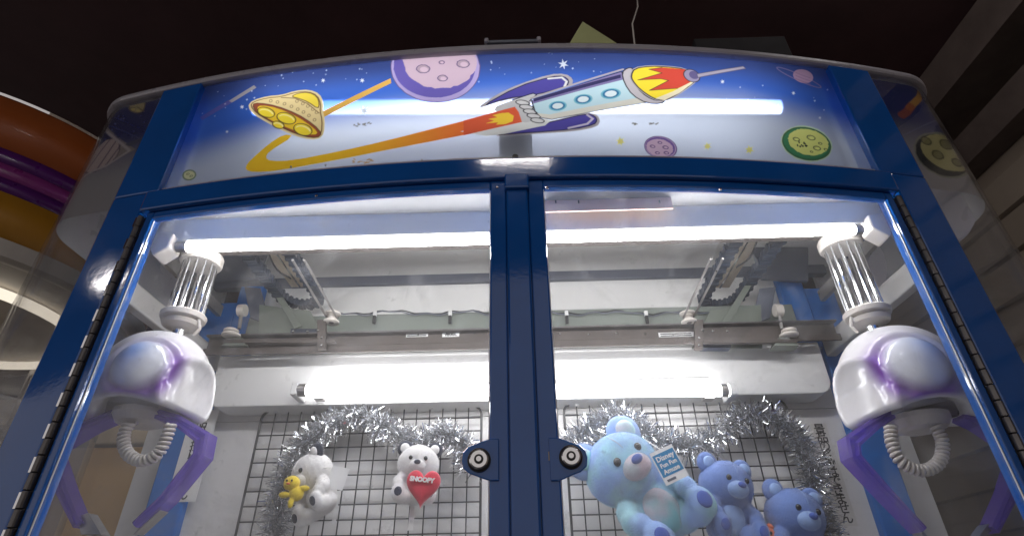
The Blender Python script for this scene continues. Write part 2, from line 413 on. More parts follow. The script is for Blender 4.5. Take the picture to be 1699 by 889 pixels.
def ell_pts(cx, cy, rx, ry, rot=0, n=36, a0=0, a1=360, jit=0):
    c, s_ = math.cos(math.radians(rot)), math.sin(math.radians(rot)); out = []
    for i in range(n):
        a = math.radians(a0+(a1-a0)*i/(n if a1-a0 == 360 else n-1)); k = 1 + jit*random.uniform(-1, 1)
        x, y = rx*math.cos(a)*k, ry*math.sin(a)*k; out.append((cx+x*c-y*s_, cy+x*s_+y*c))
    return out
def smooth_poly(pts, it=2):
    for _ in range(it):
        q = []
        for a, b in zip(pts, pts[1:]+pts[:1]): q += [(a[0]*.75+b[0]*.25, a[1]*.75+b[1]*.25), (a[0]*.25+b[0]*.75, a[1]*.25+b[1]*.75)]
        pts = q
    return pts
def hconv(px, py): p = on_front(px, py); return (p.x, p.z-Z0)
# ground: night blue fading to near white at the bottom
edge = 0.752 + 0.018*np.sin(GX*3.0+0.6) - 0.05*np.clip((np.abs(GX)-0.42)/0.2, 0, 1)
tt = sm(-0.055, 0.055, GH-edge)[..., None]
t2 = sm(0.78, 0.88, GH)[..., None]
lowc, midc, topc = srgb_arr((182, 190, 208)), srgb_arr((20, 82, 180)), srgb_arr((12, 46, 116))
IMG[..., :3] = lowc*(1-tt) + (midc*(1-t2)+topc*t2)*tt
IMG[..., 3] = 0.0
A = Art(GX, GH, IMG, hconv)
NAVY = srgb_arr((28, 24, 70)); DK = srgb_arr((35, 30, 45))
def star(cx, cy, r, col, n=6, inner=0.35, alpha=1):
    pts = [(cx+(r if i % 2 == 0 else r*inner)*math.cos(math.pi*i/n+0.3), cy+(r if i % 2 == 0 else r*inner)*math.sin(math.pi*i/n+0.3)) for i in range(2*n)]
    A.fill(pts, col, alpha)
for i in range(90):
    x = random.uniform(330, 1400); y0 = 70 + abs(x-845)**2*0.00022; y = y0 + random.uniform(12, 70)
    star(x, y, random.uniform(1.0, 2.4), srgb_arr((190, 205, 235)), 4, 0.4, random.uniform(0.4, 0.9))
for (x, y, r) in ((935,104,9),(603,181,9),(535,131,4),(600,131,4.5),(400,175,4),(1200,133,4),(1318,152,3.5),(375,216,3),(1362,193,3)): star(x, y, r, srgb_arr((215, 222, 235)), 6, 0.35)
for (x, y, r) in ((1030,232,8),(1175,240,7),(1245,246,8)): star(x, y, r, srgb_arr((240, 232, 120)), 6, 0.45, 0.9)
A.fill([(378,165),(383,168),(424,143),(420,139)], srgb_arr((170, 160, 140)), 0.6)
A.fill([(330,192),(334,197),(383,168),(378,163)], srgb_arr((110, 60, 110)), 0.35)
def Zp(zx, zy, s, ox, oy): return (ox+zx/s, oy+zy/s)
z1 = lambda *p: [Zp(a, b, 3.861, 380, 70) for a, b in p]
z2 = lambda *p: [Zp(a, b, 3.540, 780, 70) for a, b in p]
# trails
def trailcol(X, Y):
    t = sm(-0.36, 0.0, X)[..., None]; return srgb_arr((250, 200, 10))*(1-t) + srgb_arr((240, 84, 36))*t
A.fill(z1((1032,222),(1036,252),(600,472),(584,440)), srgb_arr((222, 172, 74)))
A.fill(smooth_poly(z1((345,580),(412,590),(250,690),(226,730),(260,752),(400,748),(700,690),(1000,622),(1400,520),(1720,440),(1720,540),(1400,605),(1000,682),(700,742),(300,815),(150,824),(98,808),(108,768),(165,715),(250,640)), 1), trailcol)
# big pink moon
def moon(c, rx, ry, rot, rim, shade, face, line, craters, off=(0.05, -0.06)):
    A.shape(ell_pts(*c, rx, ry, rot, 60, jit=0.006), rim, line, 0.0016)
    A.fill(ell_pts(c[0]-rx*0.02, c[1]-ry*0.03, rx*0.92, ry*0.90, rot, 50, jit=0.008), shade)
    A.fill(ell_pts(c[0]+rx*off[0], c[1]+ry*off[1], rx*0.83, ry*0.80, rot, 60, jit=0.03), face)
    for (u, v, r) in craters:
        p = ell_pts(c[0]+u*rx, c[1]+v*ry, r*rx, r*ry*0.8, rot, 24, jit=0.05)
        A.shape(p, tuple(x*0.72 for x in face), line, 0.0017)
        A.fill(ell_pts(c[0]+u*rx+r*rx*0.15, c[1]+v*ry+r*ry*0.12, r*rx*0.62, r*ry*0.5, rot, 20), tuple(min(1, x*1.08) for x in face))
moon((722, 110), 74, 57, 2, srgb_arr((176, 160, 212)), srgb_arr((96, 82, 170)), srgb_arr((206, 178, 196)), srgb_arr((84, 68, 120)),
     [(-0.28,0.03,0.15),(0.62,-0.12,0.14),(0.16,0.30,0.11),(0.14,-0.16,0.06),(0.7,-0.62,0.07),(-0.28,-0.5,0.17),(0.32,-0.68,0.12)], (0.10, -0.20))
moon((1097, 242), 27, 18, 12, srgb_arr((190, 165, 205)), srgb_arr((120, 90, 165)), srgb_arr((214, 182, 208)), srgb_arr((110, 80, 140)),
     [(-0.5,-0.1,0.14),(0.3,0.0,0.17),(-0.05,-0.45,0.12),(0.35,0.5,0.14),(-0.2,0.5,0.12)], (-0.06, 0.04))
A.fill(ell_pts(1340, 236, 43.5, 29, 14, 50, jit=0.02), srgb_arr((196, 222, 190)))
moon((1340, 236), 41, 26.5, 14, srgb_arr((40, 110, 70)), srgb_arr((52, 128, 82)), srgb_arr((222, 226, 128)), srgb_arr((70, 92, 50)),
     [(-0.42,-0.28,0.13),(0.18,-0.38,0.17),(0.42,0.28,0.15),(0.78,0.36,0.07),(0.55,-0.02,0.07),(0.2,0.5,0.05)], (0.07, -0.10))
for i in range(9): A.fill(ell_pts(1332+random.uniform(-8, 8), 237+random.uniform(-4, 5), random.uniform(1.5, 3), random.uniform(1, 2), random.uniform(0, 90), 10, jit=0.3), srgb_arr((25, 45, 30)))
moon((312, 288), 11, 8.5, -8, srgb_arr((120, 145, 130)), srgb_arr((110, 140, 120)), srgb_arr((216, 216, 170)), srgb_arr((130, 140, 110)), [(-0.2,-0.2,0.2),(0.3,0.2,0.2)], (0.0, 0.0))
# ringed planet
A.stroke(ell_pts(1327, 126, 40, 5, 24, 40), srgb_arr((120, 105, 150)), 0.0028, alpha=0.8)
A.fill(ell_pts(1334, 124, 17, 11, 15), srgb_arr((168, 132, 160)), 0.9)
for d in (-4, 1, 6): A.stroke([(1322, 122+d), (1334, 127+d), (1346, 131+d)], srgb_arr((120, 88, 130)), 0.0018, False, 0.7)
# flying saucer
hull = smooth_poly(z1((132,398),(150,372),(240,347),(330,340),(420,312),(500,306),(560,330),(584,385),(578,430),(592,490),(588,572),(560,602),(480,594),(380,560),(250,494),(168,444)), 1)
A.stroke(hull, srgb_arr((225, 205, 150)), 0.010); A.shape(hull, srgb_arr((232, 208, 150)), srgb_arr((120, 85, 40)), 0.0022)
A.shape(smooth_poly(z1((392,338),(440,316),(510,312),(560,338),(574,385),(566,418),(500,372),(440,350)), 1), srgb_arr((240, 212, 60)), srgb_arr((110, 80, 30)), 0.0020)
A.stroke(z1((330,345),(420,350),(500,385),(572,445)), srgb_arr((130, 100, 60)), 0.0020, False)
A.shape(smooth_poly(z1((140,388),(185,378),(300,398),(430,448),(540,518),(590,576),(560,604),(470,592),(380,558),(250,490),(172,444)), 1), srgb_arr((150, 66, 30)), srgb_arr((90, 40, 20)), 0.0016)
A.fill(smooth_poly(z1((172,408),(200,394),(300,410),(430,465),(540,540),(568,580),(500,582),(400,552),(260,490),(190,442)), 1), srgb_arr((238, 196, 22)))
for (x, y, rx, ry) in ((232,440,56,30),(310,520,38,22),(362,478,62,34),(468,550,60,36)):
    p = [Zp(a, b, 3.861, 380, 70) for a, b in ell_pts(x, y, rx, ry, 16)]
    A.shape(p, srgb_arr((250, 222, 40)), srgb_arr((90, 66, 20)), 0.0022)
    A.stroke([Zp(a, b, 3.861, 380, 70) for a, b in ell_pts(x, y+6, rx*0.8, ry*0.75, 16, 14, 200, 340)], srgb_arr((255, 244, 170)), 0.0020, False)
for i, (x, y) in enumerate(((262,366),(305,374),(350,385),(395,402),(435,420),(472,438),(507,460),(543,488),(430,368),(468,384),(500,400),(532,420),(556,440))):
    A.stroke([Zp(a, b, 3.861, 380, 70) for a, b in ell_pts(x, y, 9, 9, 0, 12)], srgb_arr((150, 120, 80)), 0.0014)
# rocket
GR = srgb_arr((176, 168, 172)); PUR = srgb_arr((72, 62, 158)); WH = srgb_arr((232, 232, 230))
fin1 = smooth_poly(z2((20,390),(150,300),(280,240),(470,178),(560,176),(606,205),(600,245),(390,305),(200,330)), 1)
A.shape(fin1, GR, None); A.shape(smooth_poly(z2((60,372),(280,250),(480,192),(550,190),(582,215),(570,250),(390,300),(200,322)), 1), PUR, NAVY, 0.0024)
A.stroke(z2((460,205),(540,198),(568,222),(556,250)), WH, 0.0042, False)
fin2 = smooth_poly(z2((85,545),(470,455),(690,402),(745,415),(768,450),(748,488),(620,515),(350,532)), 1)
A.shape(fin2, GR, None); A.shape(smooth_poly(z2((110,538),(470,462),(690,408),(735,425),(748,450),(728,476),(610,502),(350,522)), 1), PUR, NAVY, 0.0022)
A.stroke(z2((690,418),(722,440),(690,470),(580,495)), srgb_arr((205, 195, 215)), 0.0040, False)
A.fill(z2((-60,515),(220,455),(440,440),(474,452),(440,480),(200,530),(90,542)), srgb_arr((222, 222, 220)))
A.fill(smooth_poly(z2((120,380),(250,330),(370,292),(392,300),(350,340),(365,400),(420,440),(300,470),(200,420)), 1), srgb_arr((200, 198, 200)))
A.stroke(z2((250,330),(370,290),(390,300),(350,335)), NAVY, 0.0024, False)
A.fill(z2((-40,452),(262,370),(285,400),(305,460),(-40,538)), lambda X, Y: srgb_arr((226, 88, 44))*(1-sm(0.0, 0.06, X)[..., None]) + srgb_arr((214, 150, 112))*sm(0.0, 0.06, X)[..., None])
A.fill(z2((90,468),(140,452),(105,442),(160,432),(130,420),(180,408),(225,404),(256,424),(250,455),(205,472),(150,475),(165,462)), srgb_arr((250, 206, 48)))
for i in range(5):
    x, y = 290+i*22, 350+i*26
    A.shape([Zp(a, b, 3.54, 780, 70) for a, b in ell_pts(x+18, y-4, 40, 14, 8)], srgb_arr((216, 214, 214)), DK, 0.0020)
body = z2((362,335),(890,165),(915,225),(955,292),(1030,345),(480,442),(420,432),(380,395))
A.shape(body, srgb_arr((196, 226, 236)), DK, 0.0028)
A.fill(z2((395,408),(420,432),(480,442),(1030,345),(985,318),(470,415)), srgb_arr((224, 220, 208)))
A.fill(z2((364,332),(890,166),(904,210),(372,352)), srgb_arr((128, 116, 168)))
A.fill(z2((370,322),(886,180),(888,200),(376,340)), srgb_arr((34, 28, 88)))
A.stroke(z2((358,320),(900,150)), GR, 0.0040, False)
for (x, y, rx, ry) in ((515,365,54,29),(665,326,56,30),(828,293,60,31)):
    for k, c in ((1.0, (120, 190, 210)), (0.82, (40, 120, 165)), (0.58, (228, 240, 244))):
        A.fill([Zp(a, b, 3.54, 780, 70) for a, b in ell_pts(x, y, rx*k, ry*k, -6)], srgb_arr(c))
A.shape(smooth_poly(z2((893,168),(925,142),(960,142),(955,200),(985,262),(1040,312),(1100,336),(1152,330),(1125,352),(1040,350),(955,302),(908,232)), 1), srgb_arr((196, 188, 194)), DK, 0.0024)
nose = smooth_poly(z2((948,185),(968,145),(1060,132),(1160,136),(1265,148),(1345,195),(1300,240),(1210,302),(1140,334),(1080,322),(1000,268),(955,215)), 1)
A.stroke(nose, GR, 0.0065); A.shape(nose, srgb_arr((250, 222, 40)), DK, 0.0026)
A.fill(z2((1130,140),(1262,150),(1318,200),(1290,232),(1222,262),(1056,274),(1168,216),(1124,206),(988,213),(1130,172),(1052,150)), srgb_arr((214, 62, 40)))
A.stroke(z2((1130,140),(1052,150),(1130,172),(988,213),(1124,206),(1168,216),(1056,274),(1222,262)), srgb_arr((80, 40, 30)), 0.0016, False)
A.fill(z2((1090,322),(1145,332),(1235,288),(1335,212),(1285,232),(1195,280)), srgb_arr((240, 226, 190)))
A.shape([Zp(a, b, 3.54, 780, 70) for a, b in ell_pts(1305, 188, 50, 34, 25)], srgb_arr((150, 140, 170)), DK, 0.0020)
A.fill([Zp(a, b, 3.54, 780, 70) for a, b in ell_pts(1318, 184, 30, 22, 25)], srgb_arr((90, 80, 130)))
A.shape(z2((1335,178),(1608,133),(1622,146),(1342,198)), srgb_arr((168, 160, 176)), srgb_arr((90, 85, 110)), 0.0016)
# scuffs on the print
for (x, y, rx, ry, n) in ((600,204,14,3,9),(1055,202,3,3,4),(1085,203,6,1.5,4),(600,264,18,4,12)):
    for i in range(n):
        A.fill(ell_pts(x+random.uniform(-rx, rx), y+random.uniform(-ry, ry), random.uniform(1.5, 4), random.uniform(0.7, 1.8), random.uniform(-30, 30), 9, jit=0.35), srgb_arr((110, 105, 95) if y < 240 else (190, 150, 80)), 0.8)
def grid_panel(name, X, Hh, img, posfn, mat, parent):
    h, w = X.shape
    co = posfn(X, Hh).reshape(-1, 3) - np.array(parent['_w'])
    idx = np.arange(h*w).reshape(h, w)
    q = np.stack([idx[:-1,:-1], idx[:-1,1:], idx[1:,1:], idx[1:,:-1]], -1).reshape(-1)
    nf = (h-1)*(w-1)
    me = bpy.data.meshes.new(name); me.vertices.add(h*w); me.vertices.foreach_set('co', co.astype(np.float32).ravel())
    me.loops.add(nf*4); me.loops.foreach_set('vertex_index', q.astype(np.int32))
    me.polygons.add(nf); me.polygons.foreach_set('loop_start', np.arange(0, nf*4, 4, dtype=np.int32))
    me.update(calc_edges=True)
    ca = me.color_attributes.new('print', 'FLOAT_COLOR', 'POINT'); ca.data.foreach_set('color', img.reshape(-1, 4).astype(np.float32).ravel())
    me.polygons.foreach_set('use_smooth', [True]*nf); me.materials.append(mat)
    o = bpy.data.objects.new(name, me); link(o, parent); o['_w'] = parent['_w']; return o
IMG[..., :3] = IMG[..., :3]*0.93 + 0.035  # even grey lift: the header's haze is mixed into the print colours
hp = grid_panel('header_panel', GX, GH, IMG, lambda x, h: np.stack([x, front(x)+0.004, h+Z0], -1), M['print'], cab)
hp['label'] = 'backlit header panel printed with rocket, saucer and moons'

# header light box
MB().arcbox(-0.675, 0.675, 0.600, 0.606, 0.008, 0.14).build('light_box_floor', paint('grey_box_floor', (0.27, 0.27, 0.28), rough=0.6), cab)
MB().arcbox(-0.675, 0.675, 0.607, 0.898, 0.142, 0.148).build('light_box_back', M['white'], cab)
MB().box((-0.028, front(0)+0.012, Z0+0.607), (0.028, front(0)+0.03, Z0+0.69)).build('panel_bracket', M['greywhite'], cab, bevel=0.002)
for s in (-1, 1): MB().box((s*0.655-0.004, 0.745, Z0+0.608), (s*0.655+0.004, 0.868, Z0+0.896)).build('light_box_end', M['white'], cab)
pt0, pt1 = at(428, 190, Y=0.765), at(1288, 187, Y=0.765)
MB().tube([pt0, pt1], 0.0145, 14).build('header_tube', M['htube'], cab)

# ---------------------------------------------------------------- blue front frame
fr_b = 0.003
MB().arcbox(-XP0+0.0005, XP0-0.0005, 0.568, 0.6087, -0.014, 0.02).build('header_bar', M['blue'], cab, bevel=fr_b)
MB().arcbox(-0.6065, 0.6065, 0.6095, 0.621, -0.003, 0.0035).build('header_strip', M['lip'], cab, bevel=0.001)
for s in (-1, 1):
    a, b = (XP0, XP1) if s > 0 else (-XP1, -XP0)
    MB().arcbox(a, b, -0.30, 0.6085, -0.010, 0.045, 4).build('corner_post', M['blue'], cab, bevel=fr_b)
    a, b = (XH, XP1) if s > 0 else (-XP1, -XH)
    MB().arcbox(a, b, 0.609, 0.881, -0.010, 0.045, 4).build('header_post', M['blue'], cab, bevel=fr_b)
MB().arcbox(-0.0165, 0.0165, -0.30, 0.569, -0.010, 0.008, 4).build('centre_mullion', M['blue'], cab, bevel=fr_b)
MB().arcbox(-0.036, 0.036, -0.296, 0.566, 0.0085, 0.030, 6).build('mullion_back', M['blue'], cab)
MB().arcbox(-0.019, 0.019, 0.545, 0.573, -0.0165, 0.0, 4).build('mullion_cap', M['blue'], cab, bevel=fr_b)
for (px, py) in ((483, 277), (700, 266), (540, 274), (950, 264), (1060, 266), (1118, 267), (1240, 273), (1330, 279)):
    p = on_front(px, py, -0.003); MB().lathe((p.x, p.y-0.0012, p.z), [(0.0016, 0), (0.0016, 0.002)], 10, 'Y').build('rivet', M['steel'], cab)
p = on_front(855, 262, -0.003); MB().lathe((p.x, p.y-0.003, p.z), [(0.0022, 0.0), (0.0022, -0.0005), (0.005, -0.0005), (0.005, 0.004)], 16, 'Y', caps=True).build('panel_screw', M['black'], cab)

# ---------------------------------------------------------------- doors
def door(s):
    d = bpy.data.objects.new('door', None); link(d, cab); d['_w'] = tuple(cab['_w'])
    xi, xo = 0.0172, XP0 - 0.0125
    def ar(x0, x1, *a): 
        return MB().arcbox(x0, x1, *a) if s > 0 else MB().arcbox(-x1, -x0, *a)
    top = 0.567; hb = -0.295
    ar(xi, xi+0.0235, hb, top, -0.006, 0.008, 3).build('inner_stile', M['blue'], d, bevel=0.002)
    ar(xo-0.013, xo, hb, top, -0.006, 0.008, 3).build('outer_stile', M['blue'], d, bevel=0.002)
    ar(xi+0.0237, xo-0.0132, 0.5535, top, -0.006, 0.008, 24).build('top_rail', M['blue'], d, bevel=0.002)
    ar(xi+0.0237, xo-0.0132, hb, hb+0.03, -0.006, 0.008, 24).build('bottom_rail', M['blue'], d, bevel=0.002)
    pane = ar(xi+0.0236, xo-0.0131, hb+0.031, 0.5533, 0.002, 0.006, 30).build('pane', M['glass'], d, smooth=False)
    # bright polished edge of the pane seal
    for xa in (xi+0.0238, xo-0.0144):
        ar(xa, xa+0.0012, hb+0.031, 0.5525, -0.0005, 0.0016, 2).build('edge_seal', M['white'], d)
    # piano hinge
    xk = (xo + XP0)/2; z = 0.558; i = 0
    lf = ar(xo+0.0008, XP0-0.0008, hb, 0.558, -0.0055, -0.0035, 2).build('hinge_leaf', M['dark_steel'], d)
    base = None
    while z > -0.27:
        y = front(xk) - 0.0085
        if base is None:
            base = MB().lathe((s*xk, y, Z0), [(0.0035, -0.0205), (0.0048, -0.0195), (0.0048, -0.0005), (0.0035, 0.0)], 12, 'Z').build('hinge_knuckle', M['dark_steel'], d, smooth=False)
            base2 = MB().box((s*xk-0.0047-(0.004 if s < 0 else -0.0055), y-0.0005, Z0-0.02), (s*xk-0.0047-(0.004 if s < 0 else -0.0055)+0.003, y+0.0035, Z0-0.001)).build('hinge_tab', M['chrome'], d)
            o, o2 = base, base2
        else:
            o = base.copy(); COL.objects.link(o); o.parent = d
            o2 = base2.copy() if i % 2 == 0 else None
            if o2: COL.objects.link(o2); o2.parent = d
        o.location.z = z
        if o2: o2.location.z = z
        z -= 0.0212; i += 1
    # lock plate and barrel
    if s < 0: lc = (795, 763); poly = [(813,727),(800,731),(776,741),(768,750),(766,764),(769,777),(777,784),(800,793),(813,797)]; stk = (820, 768)
    else: lc = (947, 758); poly = [(926,725),(938,729),(962,738),(971,746),(975,758),(974,773),(964,782),(940,792),(928,797)]; stk = (913, 756)
    P = [on_front(x, y, -0.0088) for x, y in poly]
    ext = on_front(lc[0], lc[1], -0.0088); inx = s*(xi+0.012)
    P = [Vector((inx, front(inx)-0.0088, P[0].z))] + P + [Vector((inx, front(inx)-0.0088, P[-1].z))]
    MB().prism(P, (0, 0.0035, 0)).build('lock_plate', M['blue'], d, bevel=0.0012)
    c = Vector((ext.x, ext.y, ext.z))
    MB().lathe((c.x, c.y-0.004, c.z), [(0.0115, 0.0), (0.0135, 0.001), (0.0135, 0.004)], 28, 'Y').build('lock_collar', M['black'], d, bevel=0.0004)
    MB().lathe((c.x, c.y-0.0078, c.z), [(0.0052, 0.0006), (0.0095, 0.0), (0.0112, 0.0012), (0.0112, 0.004)], 28, 'Y').build('lock_barrel', M['chrome'], d, bevel=0.0003)
    MB().lathe((c.x, c.y-0.0076, c.z), [(0.0034, 0.0), (0.0034, -0.0006), (0.0052, -0.0006), (0.0052, 0.0)], 20, 'Y').build('key_ring_slot', M['black'], d)
    MB().lathe((c.x, c.y-0.0086, c.z), [(0.0030, 0.0), (0.0030, 0.001)], 16, 'Y').build('lock_pin', M['chrome'], d)
    q = on_front(stk[0], stk[1], -0.0062)
    MB().box((q.x-0.0022, q.y-0.0006, q.z-0.005), (q.x+0.0022, q.y, q.z+0.005)).build('sticker', M['tan_plate'], d)
    for (px, py) in (((825,311),(525,325)) if s < 0 else ((907,311),(1195,314))):
        q = on_front(px, py, -0.006); MB().lathe((q.x, q.y-0.002, q.z), [(0.0012, 0), (0.0024, 0.001), (0.0024, 0.003)], 10, 'Y').build('screw', M['chrome'], d)
    return d
door(-1); door(1)

# ---------------------------------------------------------------- side acrylic with print
def side(s):
    pts = outline(XP1+0.001); pin = outline(XP1+0.001, off=-0.004)
    m = lambda q: [(s*x, y) for x, y in q]
    v, f = ribbon(m(pts), m(pin), -0.30, 0.881)
    sp = MB().add(v, f).build('side_sheet', M['acrylic'], cab, smooth=False)
    sp.data.polygons.foreach_set('use_smooth', [True]*len(sp.data.polygons)); sp.data.set_sharp_from_angle(angle=0.6)
    # printed upper band behind the sheet
    P = np.array(outline(XP1+0.001, 10, 16, YB-0.02, off=-0.006)); seg = np.hypot(*np.diff(P, axis=0).T); S = np.concatenate([[0], np.cumsum(seg)])
    hb = 0.60
    gs = np.arange(0, S[-1], 0.0022); gh2 = np.arange(hb, 0.881, 0.0022); GS, G2 = np.meshgrid(gs, gh2)
    img = np.zeros(GS.shape+(4,)); t = sm(0.66, 0.80, G2)[..., None]
    img[..., :3] = srgb_arr((168, 166, 170))*(1-t) + srgb_arr((22, 38, 110))*t; img[..., 3] = 1
    def conv(px, py):
        d = ray(px, py); e = CAM.x + d.x*(PF[:, 1]-CAM.y)/d.y - s*PF[:, 0]
        cr = np.where(np.sign(e[:-1]) != np.sign(e[1:]))[0]
        k_ = int(cr[0]) if len(cr) else int(np.argmin(np.abs(e)))
        return SF[k_], d.z*(PF[k_, 1]-CAM.y)/d.y
    SF = np.linspace(0, S[-1], 3000); PF = np.stack([np.interp(SF, S, P[:, 0]), np.interp(SF, S, P[:, 1])], -1)
    global A; old = A; A = Art(GS, G2, img, conv)
    for i in range(40): star(*( (random.uniform(170, 280), random.uniform(190, 240)) if s < 0 else (random.uniform(1420, 1560), random.uniform(140, 250))), random.uniform(1, 1.8), srgb_arr((130, 140, 180)), 4, 0.4, 0.6)
    if s < 0:
        A.shape(smooth_poly([(213,178),(219,172),(230,169),(239,166),(241,174),(237,186),(226,188),(216,184)], 1), srgb_arr((186, 172, 128)), srgb_arr((110, 95, 60)), 0.0025)
        A.stroke([(213,180),(228,178),(240,186)], srgb_arr((100, 85, 50)), 0.002, False)
        for q in ((221,182),(229,184)): A.fill(ell_pts(*q, 3, 2), srgb_arr((225, 210, 130)))
        A.fill([(203,236),(257,214),(252,232),(225,248),(180,272)], srgb_arr((160, 150, 140)), 0.8)
        A.fill([(207,240),(250,222),(248,228),(215,243)], srgb_arr((80, 84, 110)))
        pl = smooth_poly([(198,234),(188,229),(172,234),(152,258),(136,285),(150,288),(178,276),(198,255)], 1)
        A.shape(pl, srgb_arr((196, 178, 178)), srgb_arr((60, 50, 80)), 0.0022)
        for a, b in (((183,231),(143,286)),((194,232),(158,285)),((201,240),(172,279))): A.stroke([a, b], srgb_arr((70, 58, 90)), 0.0028, False)
        A.stroke([(126,306),(175,276),(215,250),(250,225)], srgb_arr((190, 180, 185)), 0.006, False)
    else:
        A.fill(ell_pts(1565, 258, 52, 34, 27, 44, jit=0.02), srgb_arr((150, 152, 140)))
        A.fill(ell_pts(1564, 258, 48, 31, 27, 44, jit=0.015), srgb_arr((40, 48, 52)))
        A.fill(ell_pts(1570, 254, 45, 26, 27, 44, jit=0.02), srgb_arr((196, 190, 134)))
        for (x, y, r) in ((1537,234,9),(1570,240,11),(1556,257,10),(1588,270,9),(1598,262,5)): A.shape(ell_pts(x, y, r, r*0.6, 30, 18, jit=0.06), srgb_arr((150, 146, 100)), srgb_arr((90, 88, 60)), 0.003)
        A.stroke([(1544,152),(1525,163),(1508,180)], lambda X, Y: np.broadcast_to(srgb_arr((206, 150, 62)), X.shape+(3,)), 0.014, False, 0.9)
        A.stroke([(1512,176),(1505,186),(1496,192)], srgb_arr((170, 80, 50)), 0.016, False, 0.8)
    A = old
    def pos(gs_, gh_):
        x = np.interp(gs_, S, P[:, 0])*s; y = np.interp(gs_, S, P[:, 1]); return np.stack([x, y, gh_+Z0], -1)
    o = grid_panel('side_print', GS, G2, img, pos, M['sideprint'], cab)
    # big pale planets printed lower on the clear sheet
    for (c, rx, ry, nm) in ([((178, 385), 52, 48, 'a'), ((345, 500), 40, 48, 'b')] if s < 0 else [((1570, 345), 54, 42, 'a'), ((1395, 490), 34, 52, 'b')]):
        pp = at(c[0], c[1], X=s*(XS-0.0065))
        if nm == 'a' and pp.y < 0.86: pp.y = 0.87
        if pp.y > YB-0.10: pp.y = YB-0.10
        r = 0.075 if nm == 'a' else 0.07
        P2 = [(s*(XS-0.0055), pp.y+r*math.cos(2*math.pi*i/40), pp.z+r*math.sin(2*math.pi*i/40)) for i in range(40)]
        MB().prism(P2, (-s*0.0006, 0, 0)).build('planet_print', M['lip'], cab)
side(-1); side(1)

# ---------------------------------------------------------------- inside: back wall, posts, rails
YW = 1.22
h_at = lambda py, Y: at(832, py, Y=Y).z
MB().box((-0.70, YW, Z0-0.28), (0.70, YW+0.01, h_at(690, YW))).build('lower_back_board', M['wall_white'], cab)
MB().box((-0.70, YW, h_at(690, YW)+0.0015), (0.70, YW+0.01, h_at(515, YW))).build('middle_back_board', M['wall_white'], cab)
MB().box((-0.70, YW, h_at(515, YW)), (0.70, YW+0.01, h_at(470, YW))).build('upper_back_board', M['white'], cab)
MB().box((-0.78, YW-0.012, h_at(470, YW)), (0.78, YW+0.01, h_at(456, YW))).build('back_channel', M['slate'], cab, bevel=0.001)
MB().box((-0.85, YW, h_at(456, YW)+0.001), (0.85, YW+0.01, Z0+0.895)).build('top_back_board', M['uppergrey'], cab)
for s in (-1, 1):
    MB().box((min(s*0.70, s*0.775), YW-0.02, Z0-0.28), (max(s*0.70, s*0.775), YW+0.04, Z0+0.66)).build('rear_post', M['blue_in'], cab, bevel=0.004)
    MB().box((min(s*0.64, s*0.698), YW-0.03, Z0+0.50), (max(s*0.64, s*0.698), YW-0.005, Z0+0.70)).build('rear_cheek', M['blue_in'], cab, bevel=0.003)
    MB().box((min(s*0.777, s*0.858), YB-0.015, Z0-0.28), (max(s*0.777, s*0.858), YB, Z0+0.895)).build('rear_filler', M['uppergrey'], cab)
    MB().box((min(s*0.702, s*0.724), front(0.69)+0.05, Z0+0.478), (max(s*0.702, s*0.724), YW-0.022, Z0+0.522)).build('side_rail', M['rail'], cab, bevel=0.003)
# valance that carries the rear lamp
YV = 1.15
vl, vr = at(362, 600, Y=YV).x, at(1368, 600, Y=YV).x
vt, vb = h_at(579, YV), h_at(664, YV)
rr = 0.028; prof = [(vl, vt), (vr, vt)] + [(vr-rr+rr*math.cos(a), vb+rr-rr*math.sin(a)) for a in np.linspace(0, math.pi/2, 7)] + [(vl+rr-rr*math.sin(a), vb+rr-rr*math.cos(a)) for a in np.linspace(0, math.pi/2, 7)]
MB().prism([(x, YV, z) for x, z in prof], (0, YW-YV-0.002, 0)).build('lamp_valance', M['white'], cab, bevel=0.003)
a, b = at(497, 647, Y=YV-0.045), at(1208, 647, Y=YV-0.045)
MB().tube([a, b], 0.0125, 14).build('rear_tube', M['reartube'], cab)
for q, e in ((a, -1), (b, 1)): MB().box((q.x-0.007+e*0.0075, YV-0.058, q.z-0.0135), (q.x+0.007+e*0.0075, YV-0.001, q.z+0.0135)).build('tube_holder', M['white'], cab, bevel=0.003)
for q, e in ((a, 1), (b, -1)): MB().lathe((q.x, a.y, q.z), [(0.0132, -0.002), (0.0132, e*0.016)], 14, 'X').build('tube_end_cap', M['steel'], cab)
MB().box((a.x+0.02, YV-0.008, a.z+0.006), (b.x-0.02, YV-0.0005, a.z+0.020)).build('lamp_batten', M['white'], cab, bevel=0.002)
for px in (530, 1175):
    q = at(px, 661, Y=YV-0.012); MB().box((q.x-0.010, YV-0.024, q.z-0.0025), (q.x+0.010, YV-0.001, q.z+0.0025)).build('lamp_clip', M['steel'], cab)
